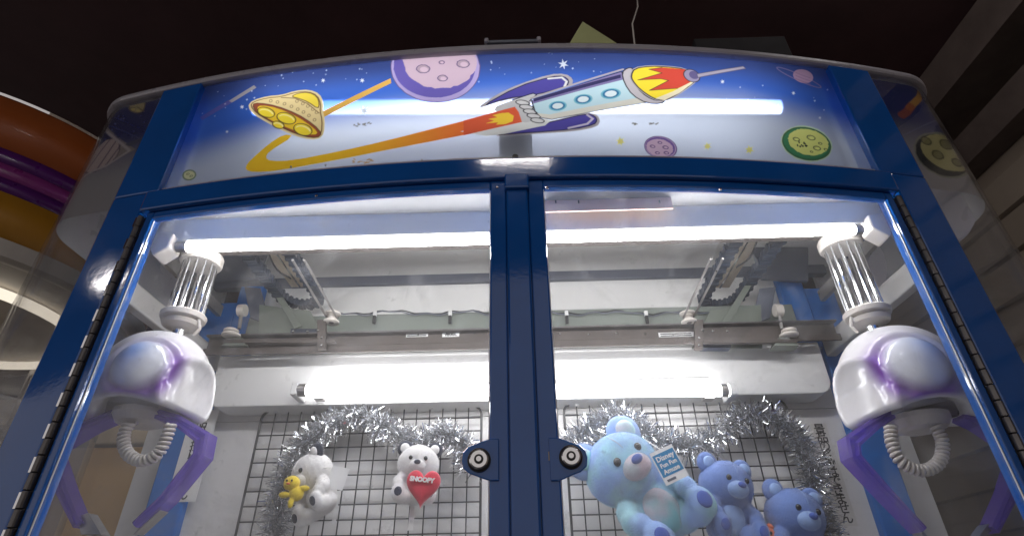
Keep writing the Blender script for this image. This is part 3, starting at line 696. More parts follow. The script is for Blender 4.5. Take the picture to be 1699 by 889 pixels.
# front lamp under the header box
YF = 0.7898
a, b = at(300, 401, Y=YF), at(1436, 391, Y=YF); zz = (a.z+b.z)/2; a.z = b.z = zz
MB().tube([a, b], 0.0085, 14).build('front_tube', M['tube'], cab)
for q, e in ((a, 1), (b, -1)): MB().lathe((q.x, YF, zz), [(0.0092, -0.002), (0.0092, e*0.016)], 14, 'X').build('tube_end_cap', M['steel'], cab)
ht, hb_ = h_at(346, 0.785), h_at(388, 0.785)
xl, xr = at(252, 372, Y=0.785).x, at(1484, 366, Y=0.785).x
MB().add([(xl, 0.780, ht), (xr, 0.780, ht), (xr, 0.782, hb_), (xl, 0.782, hb_), (xl, 0.788, ht), (xr, 0.788, ht), (xr, 0.788, hb_), (xl, 0.788, hb_)],
         [(0,3,2,1), (4,5,6,7), (0,1,5,4), (1,2,6,5), (2,3,7,6), (3,0,4,7)]).build('front_lamp_housing', M['greywhite'], cab, bevel=0.003)
for q, e in ((a, -1), (b, 1)):
    x0 = q.x + e*0.002; x1 = q.x + e*0.042
    poly = [(x0, zz+0.016), (x1, zz+0.024), (x1, zz-0.002), (x0 + e*0.022, zz-0.030), (x0, zz-0.012)]
    MB().prism([(x, 0.768, z) for x, z in poly], (0, 0.034, 0)).build('tube_holder', M['cream'], cab, bevel=0.003)
q0, q1 = at(903, 334, Y=0.755), at(1114, 334, Y=0.755)
MB().box((q0.x, 0.753, h_at(347, 0.755)-0.009), (q1.x, 0.757, Z0+0.5995)).build('notice_board', M['pink'], cab, bevel=0.0005)
for px in (922, 960, 1094):
    q = at(px, 335, Y=0.7525); MB().box((q.x-0.0012, 0.7515, q.z-0.003), (q.x+0.0012, 0.7528, q.z+0.003)).build('board_clip', M['black'], cab)

# ---------------------------------------------------------------- gantry at the back
YG = 1.10
gantry = empty('crane_gantry', (0, YG, Z0+0.5), 'steel crane gantry with pulleys and drag chains above the rear lamp', 'gantry')
MB().box((-0.69, YG, h_at(577, YG)), (0.69, YG+0.006, h_at(566, YG))).build('lower_flange', M['brown_steel'], gantry, bevel=0.001)
MB().box((-0.69, YG+0.012, h_at(565, YG)), (0.69, YG+0.016, h_at(547, YG))).build('rail_web', M['brown_steel'], gantry)
MB().box((-0.69, YG-0.004, h_at(547, YG)), (0.69, YG+0.03, h_at(544, YG))).build('upper_flange', M['dark_steel'], gantry, bevel=0.001)
MB().box((-0.64, YW-0.06, h_at(546, YW-0.06)), (0.64, YW-0.03, h_at(516, YW-0.06))).build('green_beam', M['greenbeam'], gantry, bevel=0.002)
# cable along the beam with clips
cp = []
for i in range(60):
    x = 560+ (1190-560)*i/59; cp.append(at(x, 518+2.5*math.sin(i*0.55)+1.5*math.sin(i*1.7), Y=YW-0.066))
MB().tube(cp, 0.0016, 6).build('cable', M['black'], gantry); MB().tube([p+Vector((0, -0.003, -0.004+0.002*math.sin(i))) for i, p in enumerate(cp)], 0.0013, 6).build('cable', M['slate'], gantry)
for px in (622, 747, 940, 1072):
    q = at(px, 521, Y=YW-0.07); MB().box((q.x-0.004, q.y-0.003, q.z-0.004), (q.x+0.004, q.y+0.004, q.z+0.008)).build('clip_head', M['white'], gantry, bevel=0.001)
    MB().box((q.x-0.0035, q.y-0.004, q.z-0.024), (q.x+0.0035, q.y+0.004, q.z-0.0045)).build('clip', M['black'], gantry, bevel=0.001)
for i, px in enumerate(range(600, 1120, 47)):
    q = at(px, 553+(i % 3), Y=YG+0.011); MB().lathe((q.x, q.y-0.002, q.z), [(0.0015, 0), (0.002, 0.001), (0.002, 0.003)], 8, 'Y').build('rivet', M['chrome'], gantry)
for px, w, body in ((692, 44, ''), (748, 34, 'v800L'), (1122, 70, '')):
    q = at(px, 555, Y=YG+0.0112); w2 = w*0.0011/2
    pl = MB().box((q.x-w2, q.y-0.001, q.z-0.0052), (q.x+w2, q.y, q.z+0.0052)).build('rating_label', M['paper'], gantry)
    if body: text_mesh('label_text', body, 0.011, M['ink'], gantry, frame_matrix((q.x, q.y-0.0015, q.z), (1, 0, 0), (0, 0, 1)), offset=0.0002)
    else:
        for dz in (-0.0028, 0.002): MB().box((q.x-w2*0.9, q.y-0.0016, q.z+dz-0.0011), (q.x+w2*0.85, q.y-0.0011, q.z+dz+0.0011)).build('label_line', M['ink'], gantry)
def carriage(s):
    mx = (lambda px: px) if s < 0 else (lambda px: 1693-px)
    g = gantry
    def quad(pxs, Y, mat, name, th=0.004):
        P = [at(mx(x), y, Y=Y) for x, y in pxs]; return MB().prism(P, (0, th, 0)).build(name, mat, g, bevel=0.0008)
    quad([(430,505),(515,515),(545,577),(428,577)], YG+0.03, M['plate_g'], 'carriage_plate')
    quad([(482,545),(528,545),(528,577),(480,577)], YG+0.02, M['chain'], 'motor_box', 0.02)
    quad([(370,562),(555,562),(558,568),(370,568)], YG-0.012, M['brown_steel'], 'cross_bar', 0.01)
    quad([(526,530),(540,530),(540,578),(526,578)], YG-0.018, M['brown_steel'], 'bracket', 0.012)
    quad([(405,475),(432,478),(448,540),(415,527)], YG+0.05, M['slate'], 'side_plate')
    quad([(366,573),(408,573),(402,560),(385,560)], YG-0.01, M['plate_g'], 'foot_plate', 0.03)
    quad([(444,470),(455,470),(500,540),(488,545)], YG+0.012, M['plate_g'], 'arm_plate')
    for px, py, r in ((384,556,0.020),(384,549,0.016)):
        q = at(mx(px), py, Y=YG-0.005); MB().lathe(q, [(r*0.8, -0.004), (r, -0.002), (r, 0.002), (r*0.8, 0.004)], 20).build('roller', M['cream'], g, bevel=0.0005)
    q = at(mx(402), 515, Y=YG); MB().lathe(q, [(0.014, -0.008), (0.014, 0.008)], 18, 'X').build('pulley', M['cream'], g, bevel=0.001)
    MB().tube([q+Vector((0, 0, -0.01)), q+Vector((-0.004*s, 0, -0.045))], 0.004, 8).build('pulley_stem', M['steel'], g)
    # grooved spool and the two belts running forward from it
    q = at(mx(551), 527, Y=YG-0.01); R = 0.017
    MB().lathe(q, [(R, -0.012), (R, -0.008), (R*0.6, -0.006), (R*0.6, 0.006), (R, 0.008), (R, 0.012)], 24).build('spool', M['cream'], g, bevel=0.0006)
    MB().lathe(q+Vector((0, 0, -0.0135)), [(0.004, 0), (0.006, 0.0012)], 12).build('spool_axle', M['dark_steel'], g)
    for dx in (-0.011, 0.011):
        MB().tube([q+Vector((dx, 0, 0)), Vector((q.x+dx, 0.87, q.z+0.012))], 0.0026, 6).build('belt', M['steel'], g)
    # drag chain: links along a U lying in the plane of travel
    c = at(mx(482), 470, Z=Z0+0.63); x0 = c.x; y_end, y_start = at(mx(492), 500, Z=Z0+0.63).y-0.03, 0.90; hw = 0.044
    path = []
    n = 11
    for i in range(n): path.append((x0-hw, y_start+(y_end-y_start)*i/(n-1)))
    for i in range(1, 8): a_ = math.pi - math.pi*i/8; path.append((x0+hw*math.cos(a_), y_end+hw*math.sin(a_)*1.1))
    for i in range(n): path.append((x0+hw, y_end+(y_start-y_end)*i/(n-1)))
    lk = None
    for i in range(len(path)-1):
        (xa, ya), (xb, yb) = path[i], path[i+1]; ln = math.hypot(xb-xa, yb-ya)
        if lk is None:
            mb = MB(); mb.box((-0.46, -0.0115, -0.007), (0.46, 0.0115, 0.007)); mb.box((-0.18, -0.0135, -0.009), (0.18, 0.0135, 0.009))
            o = lk = mb.build('chain_link', M['chain'], None); o.parent = g; o.matrix_parent_inverse = Matrix.Identity(4)
        else: o = lk.copy(); COL.objects.link(o); o.parent = g
        o.location = Vector(((xa+xb)/2, (ya+yb)/2, Z0+0.63)) - Vector(g['_w']); o.rotation_euler = (0, 0, math.atan2(yb-ya, xb-xa)); o.scale = (ln, 1, 1)
    # wire and tray behind the chain
    MB().box((x0-0.022, 0.93, Z0+0.652), (x0+0.022, y_end, Z0+0.656)).build('chain_tray', M['tan_plate'], g)
    MB().box((x0-0.003, 0.93, Z0+0.6505), (x0+0.001, y_end, Z0+0.6518)).build('tray_edge', M['chrome'], g)
    w = [Vector((x0+s*0.01, 0.95+0.02*i, Z0+0.645-0.012*math.sin(i*0.6))) for i in range(9)]; MB().tube(w, 0.002, 6).build('cable', M['black'], g)
    # dark drive plates above
    P = [at(mx(x), y, Y=1.16) for x, y in ((352,410),(445,410),(428,462),(352,466))]; MB().prism(P, (0, 0.01, 0)).build('drive_plate', M['slate'], g)
    for x, y in ((527,548),(533,560),(533,572),(486,549),(510,549)):
        q = at(mx(x), y, Y=YG-0.02); MB().lathe(q, [(0.0015, -0.001), (0.0026, 0.0), (0.0026, 0.003)], 8, 'Y').build('bolt', M['chrome'], g)
carriage(-1); carriage(1)
# the rail the claws hang from, hidden behind the front lamp, closes the loop to the gantry
MB().box((-0.69, 0.868, Z0+0.585), (0.69, 0.878, Z0+0.598)).build('front_rail', M['brown_steel'], gantry)
for s in (-1, 1): MB().box((s*0.683-0.005, 0.875, Z0+0.575), (s*0.683+0.005, YG+0.01, Z0+0.600)).build('side_beam', M['steel'], gantry)

# ================================================================== CLAWS
def claw_body_mat():
    m, nt, out = new_mat('claw_shell'); p = N(nt, 'BsdfPrincipled'); L(nt, p.outputs[0], out.inputs[0])
    at_ = N(nt, 'Attribute', attribute_name='print'); L(nt, at_.outputs['Color'], p.inputs['Base Color'])
    p.inputs['Roughness'].default_value = 0.28; p.inputs['Coat Weight'].default_value = 0.45; p.inputs['Coat Roughness'].default_value = 0.04
    p.inputs['Subsurface Weight'].default_value = 0.15; p.inputs['Subsurface Radius'].default_value = (0.01, 0.01, 0.01); p.inputs['Subsurface Scale'].default_value = 0.4
    return m
M['shell'] = claw_body_mat()
def purple_plastic():
    m, nt, out = new_mat('purple_clear_plastic'); p = N(nt, 'BsdfPrincipled')
    p.inputs['Base Color'].default_value = (0.25, 0.17, 0.60, 1); p.inputs['Roughness'].default_value = 0.16
    p.inputs['Coat Weight'].default_value = 0.4
    tl = N(nt, 'BsdfTranslucent', Color=(0.30, 0.20, 0.72, 1)); tr = N(nt, 'BsdfTransparent', Color=(0.62, 0.52, 0.92, 1))
    a_ = N(nt, 'MixShader'); a_.inputs[0].default_value = 0.35; L(nt, p.outputs[0], a_.inputs[1]); L(nt, tl.outputs[0], a_.inputs[2])
    b_ = N(nt, 'MixShader'); b_.inputs[0].default_value = 0.50; L(nt, a_.outputs[0], b_.inputs[1]); L(nt, tr.outputs[0], b_.inputs[2])
    L(nt, b_.outputs[0], out.inputs[0]); return m
M['purple'] = purple_plastic()
CLAW_Y = 0.875
def to_px(p):
    q = Vector(p)-CAM; z = q.dot(FWD); return CX+q.dot(RIGHT)/z*F, CY-q.dot(UP)/z*F
def shell_mesh(parent, c, w, d, h, s, bulb_px, blue_px):
    """Helmet: broad dome on a short skirt, an eye-like bulb on the upper front and hollow cheeks at the inner side."""
    nu, nv = 112, 64; base_p = []; info = []
    white = np.array((0.74, 0.715, 0.72)); pur = np.array((0.19, 0.05, 0.40)); sky = np.array((0.26, 0.43, 0.84)); pale = np.array((0.64, 0.68, 0.79))
    for j in range(nv+1):
        for i in range(nu):
            ph = 2*math.pi*i/nu; th = j/nv*math.radians(118)
            te = min(th, math.radians(84)); low = max(0, (th-math.radians(84))/math.radians(34))
            sr = math.sin(te)**0.80; p = Vector((sr*math.cos(ph)*w/2, sr*math.sin(ph)*d/2, math.cos(te)*h*0.62 - low*h*0.30))
            k = 1 + 0.05*low - 0.05*low**4 + 0.02*low*math.sin(ph*3+0.7)
            p.x *= k; p.y *= k; p.z -= low*h*0.05*math.cos(ph*2)
            base_p.append(p); info.append(low)
    def nearest(px):
        best = None
        for p in base_p:
            if p.dot(CAM-c) < 0.15*w*(CAM-c).length: continue
            u = to_px(c+p); e = (u[0]-px[0])**2+(u[1]-px[1])**2
            if best is None or e < best[0]: best = (e, p)
        return best[1]
    pb = nearest(bulb_px); ps = nearest(blue_px); bn = pb.normalized(); hwid = w/2*0.86
    cd = Vector((-s*0.95, -0.28, -0.12)).normalized(); vs = []; cols = []
    for p0 in base_p:
        p = p0.copy(); dn = p.normalized(); q = (p0-pb).length/hwid
        if q < 0.56: p += bn*0.15*hwid*math.sqrt(max(0, 1-(q/0.56)**2))
        p -= dn*0.005*math.exp(-((q-0.62)/0.07)**2)
        ca = math.degrees(math.acos(max(-1, min(1, dn.dot(cd)))))
        if ca < 30: p -= dn*0.012*(1-(ca/30)**2)
        p += dn*0.006*math.exp(-((ca-33)/4.0)**2)
        p += dn*0.0022*math.sin(q*9+dn.z*5)*max(0, min(1, (q-0.72)/0.2))
        vs.append(c+p)
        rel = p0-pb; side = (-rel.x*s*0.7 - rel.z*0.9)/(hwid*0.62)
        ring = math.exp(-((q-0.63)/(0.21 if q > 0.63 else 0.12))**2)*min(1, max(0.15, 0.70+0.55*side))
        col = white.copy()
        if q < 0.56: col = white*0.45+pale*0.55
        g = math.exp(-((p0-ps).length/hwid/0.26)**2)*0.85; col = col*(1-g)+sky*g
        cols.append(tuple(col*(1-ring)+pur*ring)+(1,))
    fs = []
    for j in range(nv):
        for i in range(nu): fs.append((j*nu+i, (j+1)*nu+i, (j+1)*nu+(i+1)%nu, j*nu+(i+1)%nu))
    # close the underside, drawn in a little
    b = len(vs); base = vs[nv*nu:(nv+1)*nu]
    for sc, dz in ((0.93, -0.006), (0.62, 0.004)):
        for q in base: vs.append(Vector((c.x+(q.x-c.x)*sc, c.y+(q.y-c.y)*sc, q.z+dz))); cols.append(tuple(white*0.96)+(1,))
    r0 = nv*nu
    for a_, b_ in ((r0, b), (b, b+nu)):
        for i in range(nu): fs.append((a_+i, b_+i, b_+(i+1)%nu, a_+(i+1)%nu))
    fs.append(tuple(range(b+nu, b+2*nu)))
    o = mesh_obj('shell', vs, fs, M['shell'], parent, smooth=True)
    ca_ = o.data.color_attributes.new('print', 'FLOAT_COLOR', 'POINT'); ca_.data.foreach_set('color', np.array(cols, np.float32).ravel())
    return o, base[0].z
def arm(parent, pts, widths, name='arm'):
    """channel-section arm swept through points that lie in one upright plane; widths = face width in the plane"""
    pts = [Vector(p) for p in pts]; n = len(pts); dep = Vector((0, 1, 0))
    prof = lambda wd: [(-wd/2, -0.014), (-wd/2+0.0045, -0.0165), (-wd/2+0.0075, -0.0115), (wd/2-0.0075, -0.0115), (wd/2-0.0045, -0.0165), (wd/2, -0.014), (wd/2, 0.014), (-wd/2, 0.014)]
    vs = []; fs = []; K = 8
    for i, p in enumerate(pts):
        t1 = (pts[i]-pts[i-1]).normalized() if i else (pts[1]-pts[0]).normalized(); t2 = (pts[i+1]-pts[i]).normalized() if i < n-1 else t1
        t = (t1+t2).normalized(); nrm = t.cross(dep).normalized(); mit = 1/max(0.5, math.sqrt((1+t1.dot(t2))/2))
        for a_, b_ in prof(widths[i]): vs.append(p + nrm*a_*mit + dep*b_)
    for i in range(n-1):
        for k in range(K): fs.append((i*K+k, i*K+(k+1)%K, (i+1)*K+(k+1)%K, (i+1)*K+k))
    fs += [tuple(range(K-1, -1, -1)), tuple(range((n-1)*K, n*K))]
    return MB().add(vs, fs).build(name, M['purple'], parent, bevel=0.0018)
def claw(s, cx_px, dome_px, rod_bot, rod_top, label, arms, cord, tips):
    c = at(*dome_px, Y=CLAW_Y); root = empty('crane_claw', (c.x, CLAW_Y, c.z-0.09), label, 'claw', 'claws hanging in the cabinet')
    wpx = 186 if s < 0 else 205
    w = wpx/F*(c-CAM).dot(FWD)*0.97
    sh, zb = shell_mesh(root, c, w, w*0.88, w*0.86, s, (230, 600) if s < 0 else (1524, 598), (222, 585) if s < 0 else (1545, 578))
    MB().lathe((c.x, CLAW_Y, zb-0.016), [(w*0.13, -0.002), (w*0.19, 0.002), (w*0.23, 0.014), (w*0.23, 0.022)], 32).build('underside_hub', M['cream'], root, bevel=0.001)
    MB().lathe((c.x+0.01, CLAW_Y-w*0.12, zb-0.022), [(0.003, 0.0), (0.003, 0.006)], 10).build('hub_screw', M['steel'], root)
    rb = at(*rod_bot, Y=CLAW_Y); rt = at(*rod_top, Y=CLAW_Y); cx = (rb.x+rt.x)/2
    R = 0.0285
    MB().tube([(cx, CLAW_Y, c.z+w*0.50), (cx, CLAW_Y, rb.z)], 0.010, 16).build('stem', M['chrome'], root, smooth=False)
    MB().lathe((cx, CLAW_Y, rb.z), [(R*0.55, -0.020), (R*1.05, -0.017), (R*1.15, -0.010), (R*0.95, -0.008), (R*0.95, -0.006), (R*1.28, -0.004), (R*1.34, 0.004), (R*1.2, 0.008)], 36).build('clamp_ring', M['cream'], root, bevel=0.0006)
    top = Z0+0.584
    n = 13; rod = None
    for i in range(n):
        a_ = 2*math.pi*i/n+0.2
        q = Vector((cx+R*math.cos(a_), CLAW_Y+R*math.sin(a_), rb.z+0.004))
        if rod is None: rod = o = MB().tube([(0, 0, 0), (0, 0, top-rb.z)], 0.0024, 10).build('rod', M['chrome'], None, smooth=False); o.parent = root; o.matrix_parent_inverse = Matrix.Identity(4)
        else: o = rod.copy(); COL.objects.link(o); o.parent = root
        o.location = q - Vector(root['_w'])
    MB().lathe((cx, CLAW_Y, top-0.022), [(R*1.22, 0), (R*1.3, 0.004), (R*1.3, 0.018), (R*1.22, 0.022)], 32).build('upper_collar', M['cream'], root, bevel=0.0006)
    MB().tube([(cx+s*R*-1.1, CLAW_Y-0.004, rb.z-0.005), (cx-s*R*1.25, CLAW_Y, rb.z-0.022), (cx-s*R*1.0, CLAW_Y, rb.z-0.034)], 0.003, 8).build('cable', M['cream'], root)
    for i, (ap, wd) in enumerate(arms):
        arm(root, [at(x, y, Y=CLAW_Y-0.005) for x, y in ap], wd)
    for tp in tips:
        P = [at(x, y, Y=CLAW_Y-0.012) for x, y in tp]; t_ = MB().prism(P, (0, 0.022, 0)).build('tip_plate', M['steel'], root, bevel=0.0005)
    # coiled cord
    Q = [at(x, y, Y=CLAW_Y-0.03) for x, y in cord]
    fine = []
    for i in range(len(Q)-1):
        p0, p1, p2, p3 = Q[max(i-1, 0)], Q[i], Q[i+1], Q[min(i+2, len(Q)-1)]
        for j in range(40):
            t = j/40; fine.append(0.5*((2*p1)+(p2-p0)*t+(2*p0-5*p1+4*p2-p3)*t*t+(3*p1-p0-3*p2+p3)*t**3))
    ln = sum((fine[i+1]-fine[i]).length for i in range(len(fine)-1)); turns = ln/0.0064
    acc = 0; hel = []; 
    sub = []
    for i in range(len(fine)-1):
        for j in range(3): sub.append(fine[i].lerp(fine[i+1], j/3))
    acc = 0; nrm = Vector((0, 1, 0))
    for i in range(len(sub)-1):
        t = (sub[i+1]-sub[i]).normalized(); u = nrm; v2 = t.cross(u).normalized(); a_ = 2*math.pi*turns*acc/ln
        hel.append(sub[i] + (u*math.cos(a_)+v2*math.sin(a_))*0.0066); acc += (sub[i+1]-sub[i]).length
    MB().tube(hel, 0.0029, 6).build('coiled_cord', M['cream'], root, smooth=True)
    return root
W6 = [0.015, 0.016, 0.021, 0.019, 0.015, 0.011]
claw(-1, 255, (250, 647), (302, 528), (343, 415), 'white claw with purple arms hanging beside the tan neighbouring cabinet',
     [([(268,690),(300,700),(342,728),(337,757),(280,828),(232,872)], W6), ([(196,690),(160,705),(98,738),(92,762),(112,815),(138,872)], W6)],
     [(214,702),(205,725),(212,752),(236,764),(262,752),(276,726),(284,702)],
     [[(128,856),(146,850),(168,886),(134,886)], [(262,842),(266,846),(225,884),(220,886)]])
claw(1, 1497, (1502, 648), (1437, 522), (1396, 408), 'white claw with purple arms hanging before the cladded wall',
     [([(1590,690),(1618,702),(1678,738),(1688,765),(1668,822),(1640,880)], W6), ([(1472,690),(1446,706),(1408,735),(1412,760),(1462,815),(1524,880)], W6)],
     [(1478,706),(1480,735),(1496,766),(1530,780),(1558,766),(1564,735),(1552,706)],
     [[(1640,868),(1652,872),(1622,905),(1616,900)], [(1520,868),(1532,880),(1556,908),(1544,908)]])

# ================================================================== WIRE PANELS, TINSEL, NOTICES
YM = 1.195
def wire_panel(xa, xb, label):
    zt = h_at(672, YM); zb = Z0-0.14
    root = empty('wire_grid_panel', ((xa+xb)/2, YM, zb), label, 'wire panel', 'wire grid panels on the back board')
    r = 0.02; rim = []
    for cx_, cz_, a0 in ((xb-r, zt-r, 0), (xa+r, zt-r, 90), (xa+r, zb+r, 180), (xb-r, zb+r, 270)):
        for i in range(6): a_ = math.radians(a0+18*i); rim.append(Vector((cx_+r*math.cos(a_), YM, cz_+r*math.sin(a_))))
    MB().tube(rim+rim[:1], 0.0027, 8, caps=False).build('rim', M['wire_black'], root)
    n = 17; wx = (xb-xa)/n; v0 = None
    for i in range(1, n):
        if v0 is None: v0 = o = MB().tube([(0, 0, 0), (0, 0, zt-zb)], 0.0015, 6).build('vertical_wire', M['wire_black'], None); o.parent = root; o.matrix_parent_inverse = Matrix.Identity(4)
        else: o = v0.copy(); COL.objects.link(o); o.parent = root
        o.location = Vector((xa+wx*i, YM+0.0022, zb)) - Vector(root['_w'])
    h0 = None; z = zt-wx*0.92
    while z > zb+0.01:
        if h0 is None: h0 = o = MB().tube([(0, 0, 0), (xb-xa, 0, 0)], 0.0015, 6).build('horizontal_wire', M['wire_black'], None); o.parent = root; o.matrix_parent_inverse = Matrix.Identity(4)
        else: o = h0.copy(); COL.objects.link(o); o.parent = root
        o.location = Vector((xa, YM-0.0008, z)) - Vector(root['_w']); z -= wx
    for fx in (0.06, 0.77):
        q = Vector((xa+(xb-xa)*fx, YM-0.004, zt)); MB().box((q.x-0.004, q.y-0.002, q.z-0.006), (q.x+0.004, q.y+0.02, q.z+0.005)).build('hook', M['paper'], root, bevel=0.001)
    return root
xa = at(437, 680, Y=YM).x; xb = at(799, 680, Y=YM).x
wire_panel(xa, xb, 'black wire grid panel holding the two white plush bears')
xb2 = at(1306, 680, Y=YM).x
wire_panel(xb2-(xb-xa), xb2, 'black wire grid panel holding the blue plush bears')

def tinsel(px_pts, label, dens=7500, rad=0.034):
    Q = [at(x, y, Y=YM-0.024) for x, y in px_pts]; fine = []
    for i in range(len(Q)-1):
        p0, p1, p2, p3 = Q[max(i-1, 0)], Q[i], Q[i+1], Q[min(i+2, len(Q)-1)]
        for j in range(20):
            t = j/20; fine.append(0.5*((2*p1)+(p2-p0)*t+(2*p0-5*p1+4*p2-p3)*t*t+(3*p1-p0-3*p2+p3)*t**3))
    ln = sum((fine[i+1]-fine[i]).length for i in range(len(fine)-1)); n = int(dens*ln)
    vs = []; fs = []
    for _ in range(n):
        i = random.randrange(len(fine)-1); p = fine[i].lerp(fine[i+1], random.random()); t = (fine[i+1]-fine[i]).normalized()
        u = Vector((random.gauss(0, 1), random.gauss(0, 1), random.gauss(0, 1))); u = (u - t*u.dot(t)*0.55).normalized()
        if u.y > 0.45: u.y *= -0.5
        l = rad*random.uniform(0.65, 1.2); wv = u.cross(Vector((random.gauss(0, 1), random.gauss(0, 1), random.gauss(0, 1)))).normalized()*random.uniform(0.0006, 0.0011)
        cv = Vector((random.gauss(0, 1), random.gauss(0, 1), random.gauss(0, 1)))*rad*0.16
        a_, m_, e_ = p+u*0.002, p+u*l*0.55+cv, p+u*l+cv*0.6+Vector((0, 0, -0.002)); b = len(vs)
        e_.y = min(e_.y, YM-0.003)
        m_.y = min(m_.y, YM-0.003)
        vs += [a_-wv, a_+wv, m_-wv, m_+wv, e_-wv*0.7, e_+wv*0.7]; fs += [(b, b+1, b+3, b+2), (b+2, b+3, b+5, b+4)]
    root = empty('tinsel_garland', fine[0], label, 'tinsel')
    o = mesh_obj('foil_strips', vs, fs, M['silver'], root); o['kind'] = 'stuff'
    MB().tube(fine[::3], 0.0016, 6).build('core_wire', M['steel'], root)
tinsel([(452,905),(463,850),(474,800),(500,745),(540,708),(590,690),(640,708),(690,738),(735,718),(772,745),(778,775)], 'silver tinsel garland looped above the two white plush bears')
tinsel([(945,740),(985,705),(1030,690),(1075,720),(1130,740),(1180,730),(1225,695),(1270,690),(1315,720),(1345,765),(1352,810),(1362,860),(1385,905)], 'silver tinsel garland looped above the blue plush bears')

def notice(body, p_top, p_bot, Y, wpx, label, mat, size):
    a_, b_ = at(*p_top, Y=Y), at(*p_bot, Y=Y); x = (a_.x+b_.x)/2; w = wpx/F*1.2/2
    root = MB().box((x-w, Y, b_.z), (x+w, Y+0.0008, a_.z)).build('paper_notice', mat); tag(root, label, 'notice', None)
    n = len(body); pitch = (a_.z-b_.z)*0.95/n
    for i, ch in enumerate(body):
        z = a_.z - (a_.z-b_.z)*0.025 - pitch*(i+0.5)
        text_mesh('character', ch, size, M['ink'], root, frame_matrix((x, Y-0.0006, z), (1, 0, 0), (0, 0, 1)), offset=0.0003, extrude=0.0002)
    return root
notice('景品の移動はできません', (1356, 702), (1410, 872), YW-0.0015, 27, 'pale notice with a column of black characters beside the tinsel on the blue bears\' side', paint('cream_paper', (0.60, 0.575, 0.55), rough=0.7), 0.0250)
notice('景品の交換はできません', (341, 680), (300, 832), YW-0.0225, 46, 'white notice with a column of black characters on the blue rear post', M['paper'], 0.0255)

# ================================================================== PLUSH TOYS
def plush_mat(name, col, col2=None, scale=14):
    m, nt, out = new_mat(name); p = N(nt, 'BsdfPrincipled'); L(nt, p.outputs[0], out.inputs[0])
    tc = N(nt, 'TexCoord'); no = N(nt, 'TexNoise', Scale=scale, Detail=3.0); L(nt, tc.outputs['Object'], no.inputs['Vector'])
    c2 = col2 or tuple(c*0.86 for c in col)
    L(nt, ramp(nt, no.outputs[0], [(0.40, c2), (0.60, col)]), p.inputs['Base Color'])
    p.inputs['Roughness'].default_value = 0.95; p.inputs['Sheen Weight'].default_value = 0.35; p.inputs['Sheen Roughness'].default_value = 0.5
    n2 = N(nt, 'TexNoise', Scale=420.0, Detail=2.0); L(nt, tc.outputs['Object'], n2.inputs['Vector'])
    b = N(nt, 'Bump', Strength=0.5, Distance=0.0012); L(nt, n2.outputs[0], b.inputs['Height']); L(nt, b.outputs[0], p.inputs['Normal'])
    return m
PW = plush_mat('white_plush', (0.74, 0.72, 0.71)); PN = plush_mat('navy_plush', (0.018, 0.022, 0.045)); PY = plush_mat('yellow_plush', (0.75, 0.56, 0.03))
PB = plush_mat('blue_plush', (0.15, 0.24, 0.53)); PLB = plush_mat('light_blue_plush', (0.28, 0.41, 0.70)); PDB = plush_mat('deep_blue_plush', (0.05, 0.10, 0.40))
PP = plush_mat('pastel_plush', (0.30, 0.45, 0.76), (0.34, 0.60, 0.68), 16); PT = plush_mat('teal_plush', (0.26, 0.58, 0.62), (0.62, 0.50, 0.55), 12)
PR = plush_mat('red_satin', (0.60, 0.02, 0.05)); PO = plush_mat('orange_plush', (0.75, 0.16, 0.05))
EYE = paint('black_bead', (0.01, 0.01, 0.012), rough=0.12, coat=0.5)
def union(name, ells, mat, parent, T, voxel):
    mb = MB()
    for c, r, *rot in ells: mb.ell(c, r, rot[0] if rot else None)
    me = bpy.data.meshes.new('tmp'); me.from_pydata([tuple(v) for v in mb.v], [], mb.f)
    bm = bmesh.new(); bm.from_mesh(me); bmesh.ops.remove_doubles(bm, verts=bm.verts, dist=1e-5); bmesh.ops.recalc_face_normals(bm, faces=bm.faces); bm.to_mesh(me); bm.free()
    t = bpy.data.objects.new('tmp', me); COL.objects.link(t)
    r = t.modifiers.new('r', 'REMESH'); r.mode = 'VOXEL'; r.voxel_size = voxel
    sm_ = t.modifiers.new('s', 'SMOOTH'); sm_.factor = 0.5; sm_.iterations = 4
    dg = bpy.context.evaluated_depsgraph_get(); dg.update()
    m2 = bpy.data.meshes.new_from_object(t.evaluated_get(dg)); bpy.data.objects.remove(t)
    m2.name = name; m2.transform(T)
    if name in ('body', 'ear', 'muzzle', 'tummy'):
        vs = [v.co.copy() for v in m2.vertices]; fs = [tuple(p.vertices) for p in m2.polygons]; nv = len(vs)
        cen = [(p.center.copy(), p.normal.copy(), p.area) for p in m2.polygons]; fv = []; ff = []
        for cc, nn, ar_ in cen:
            k = ar_*420000; k = int(k) + (random.random() < k-int(k))
            for _ in range(k):
                sp = math.sqrt(ar_)*0.6; q = cc + Vector((random.uniform(-sp, sp), random.uniform(-sp, sp), random.uniform(-sp, sp))); q -= nn*(q-cc).dot(nn)
                dr = (nn + Vector((random.gauss(0, .45), random.gauss(0, .45), random.gauss(0, .45)-.25))).normalized()
                wv = dr.cross(Vector((random.gauss(0, 1), random.gauss(0, 1), random.gauss(0, 1)))).normalized()*0.00028
                b_ = nv+len(fv); fv += [q-wv-nn*0.0003, q+wv-nn*0.0003, q+dr*random.uniform(0.0012, 0.0026)]; ff.append((b_, b_+1, b_+2))
        m2.clear_geometry(); m2.from_pydata([tuple(v) for v in vs+fv], [], fs+ff); m2.update()
    m2.transform(Matrix.Translation(-Vector(parent['_w']))); m2.materials.clear(); m2.materials.append(mat)
    m2.polygons.foreach_set('use_smooth', [True]*len(m2.polygons))
    o = bpy.data.objects.new(name, m2); link(o, parent); o['_w'] = parent['_w']; return o
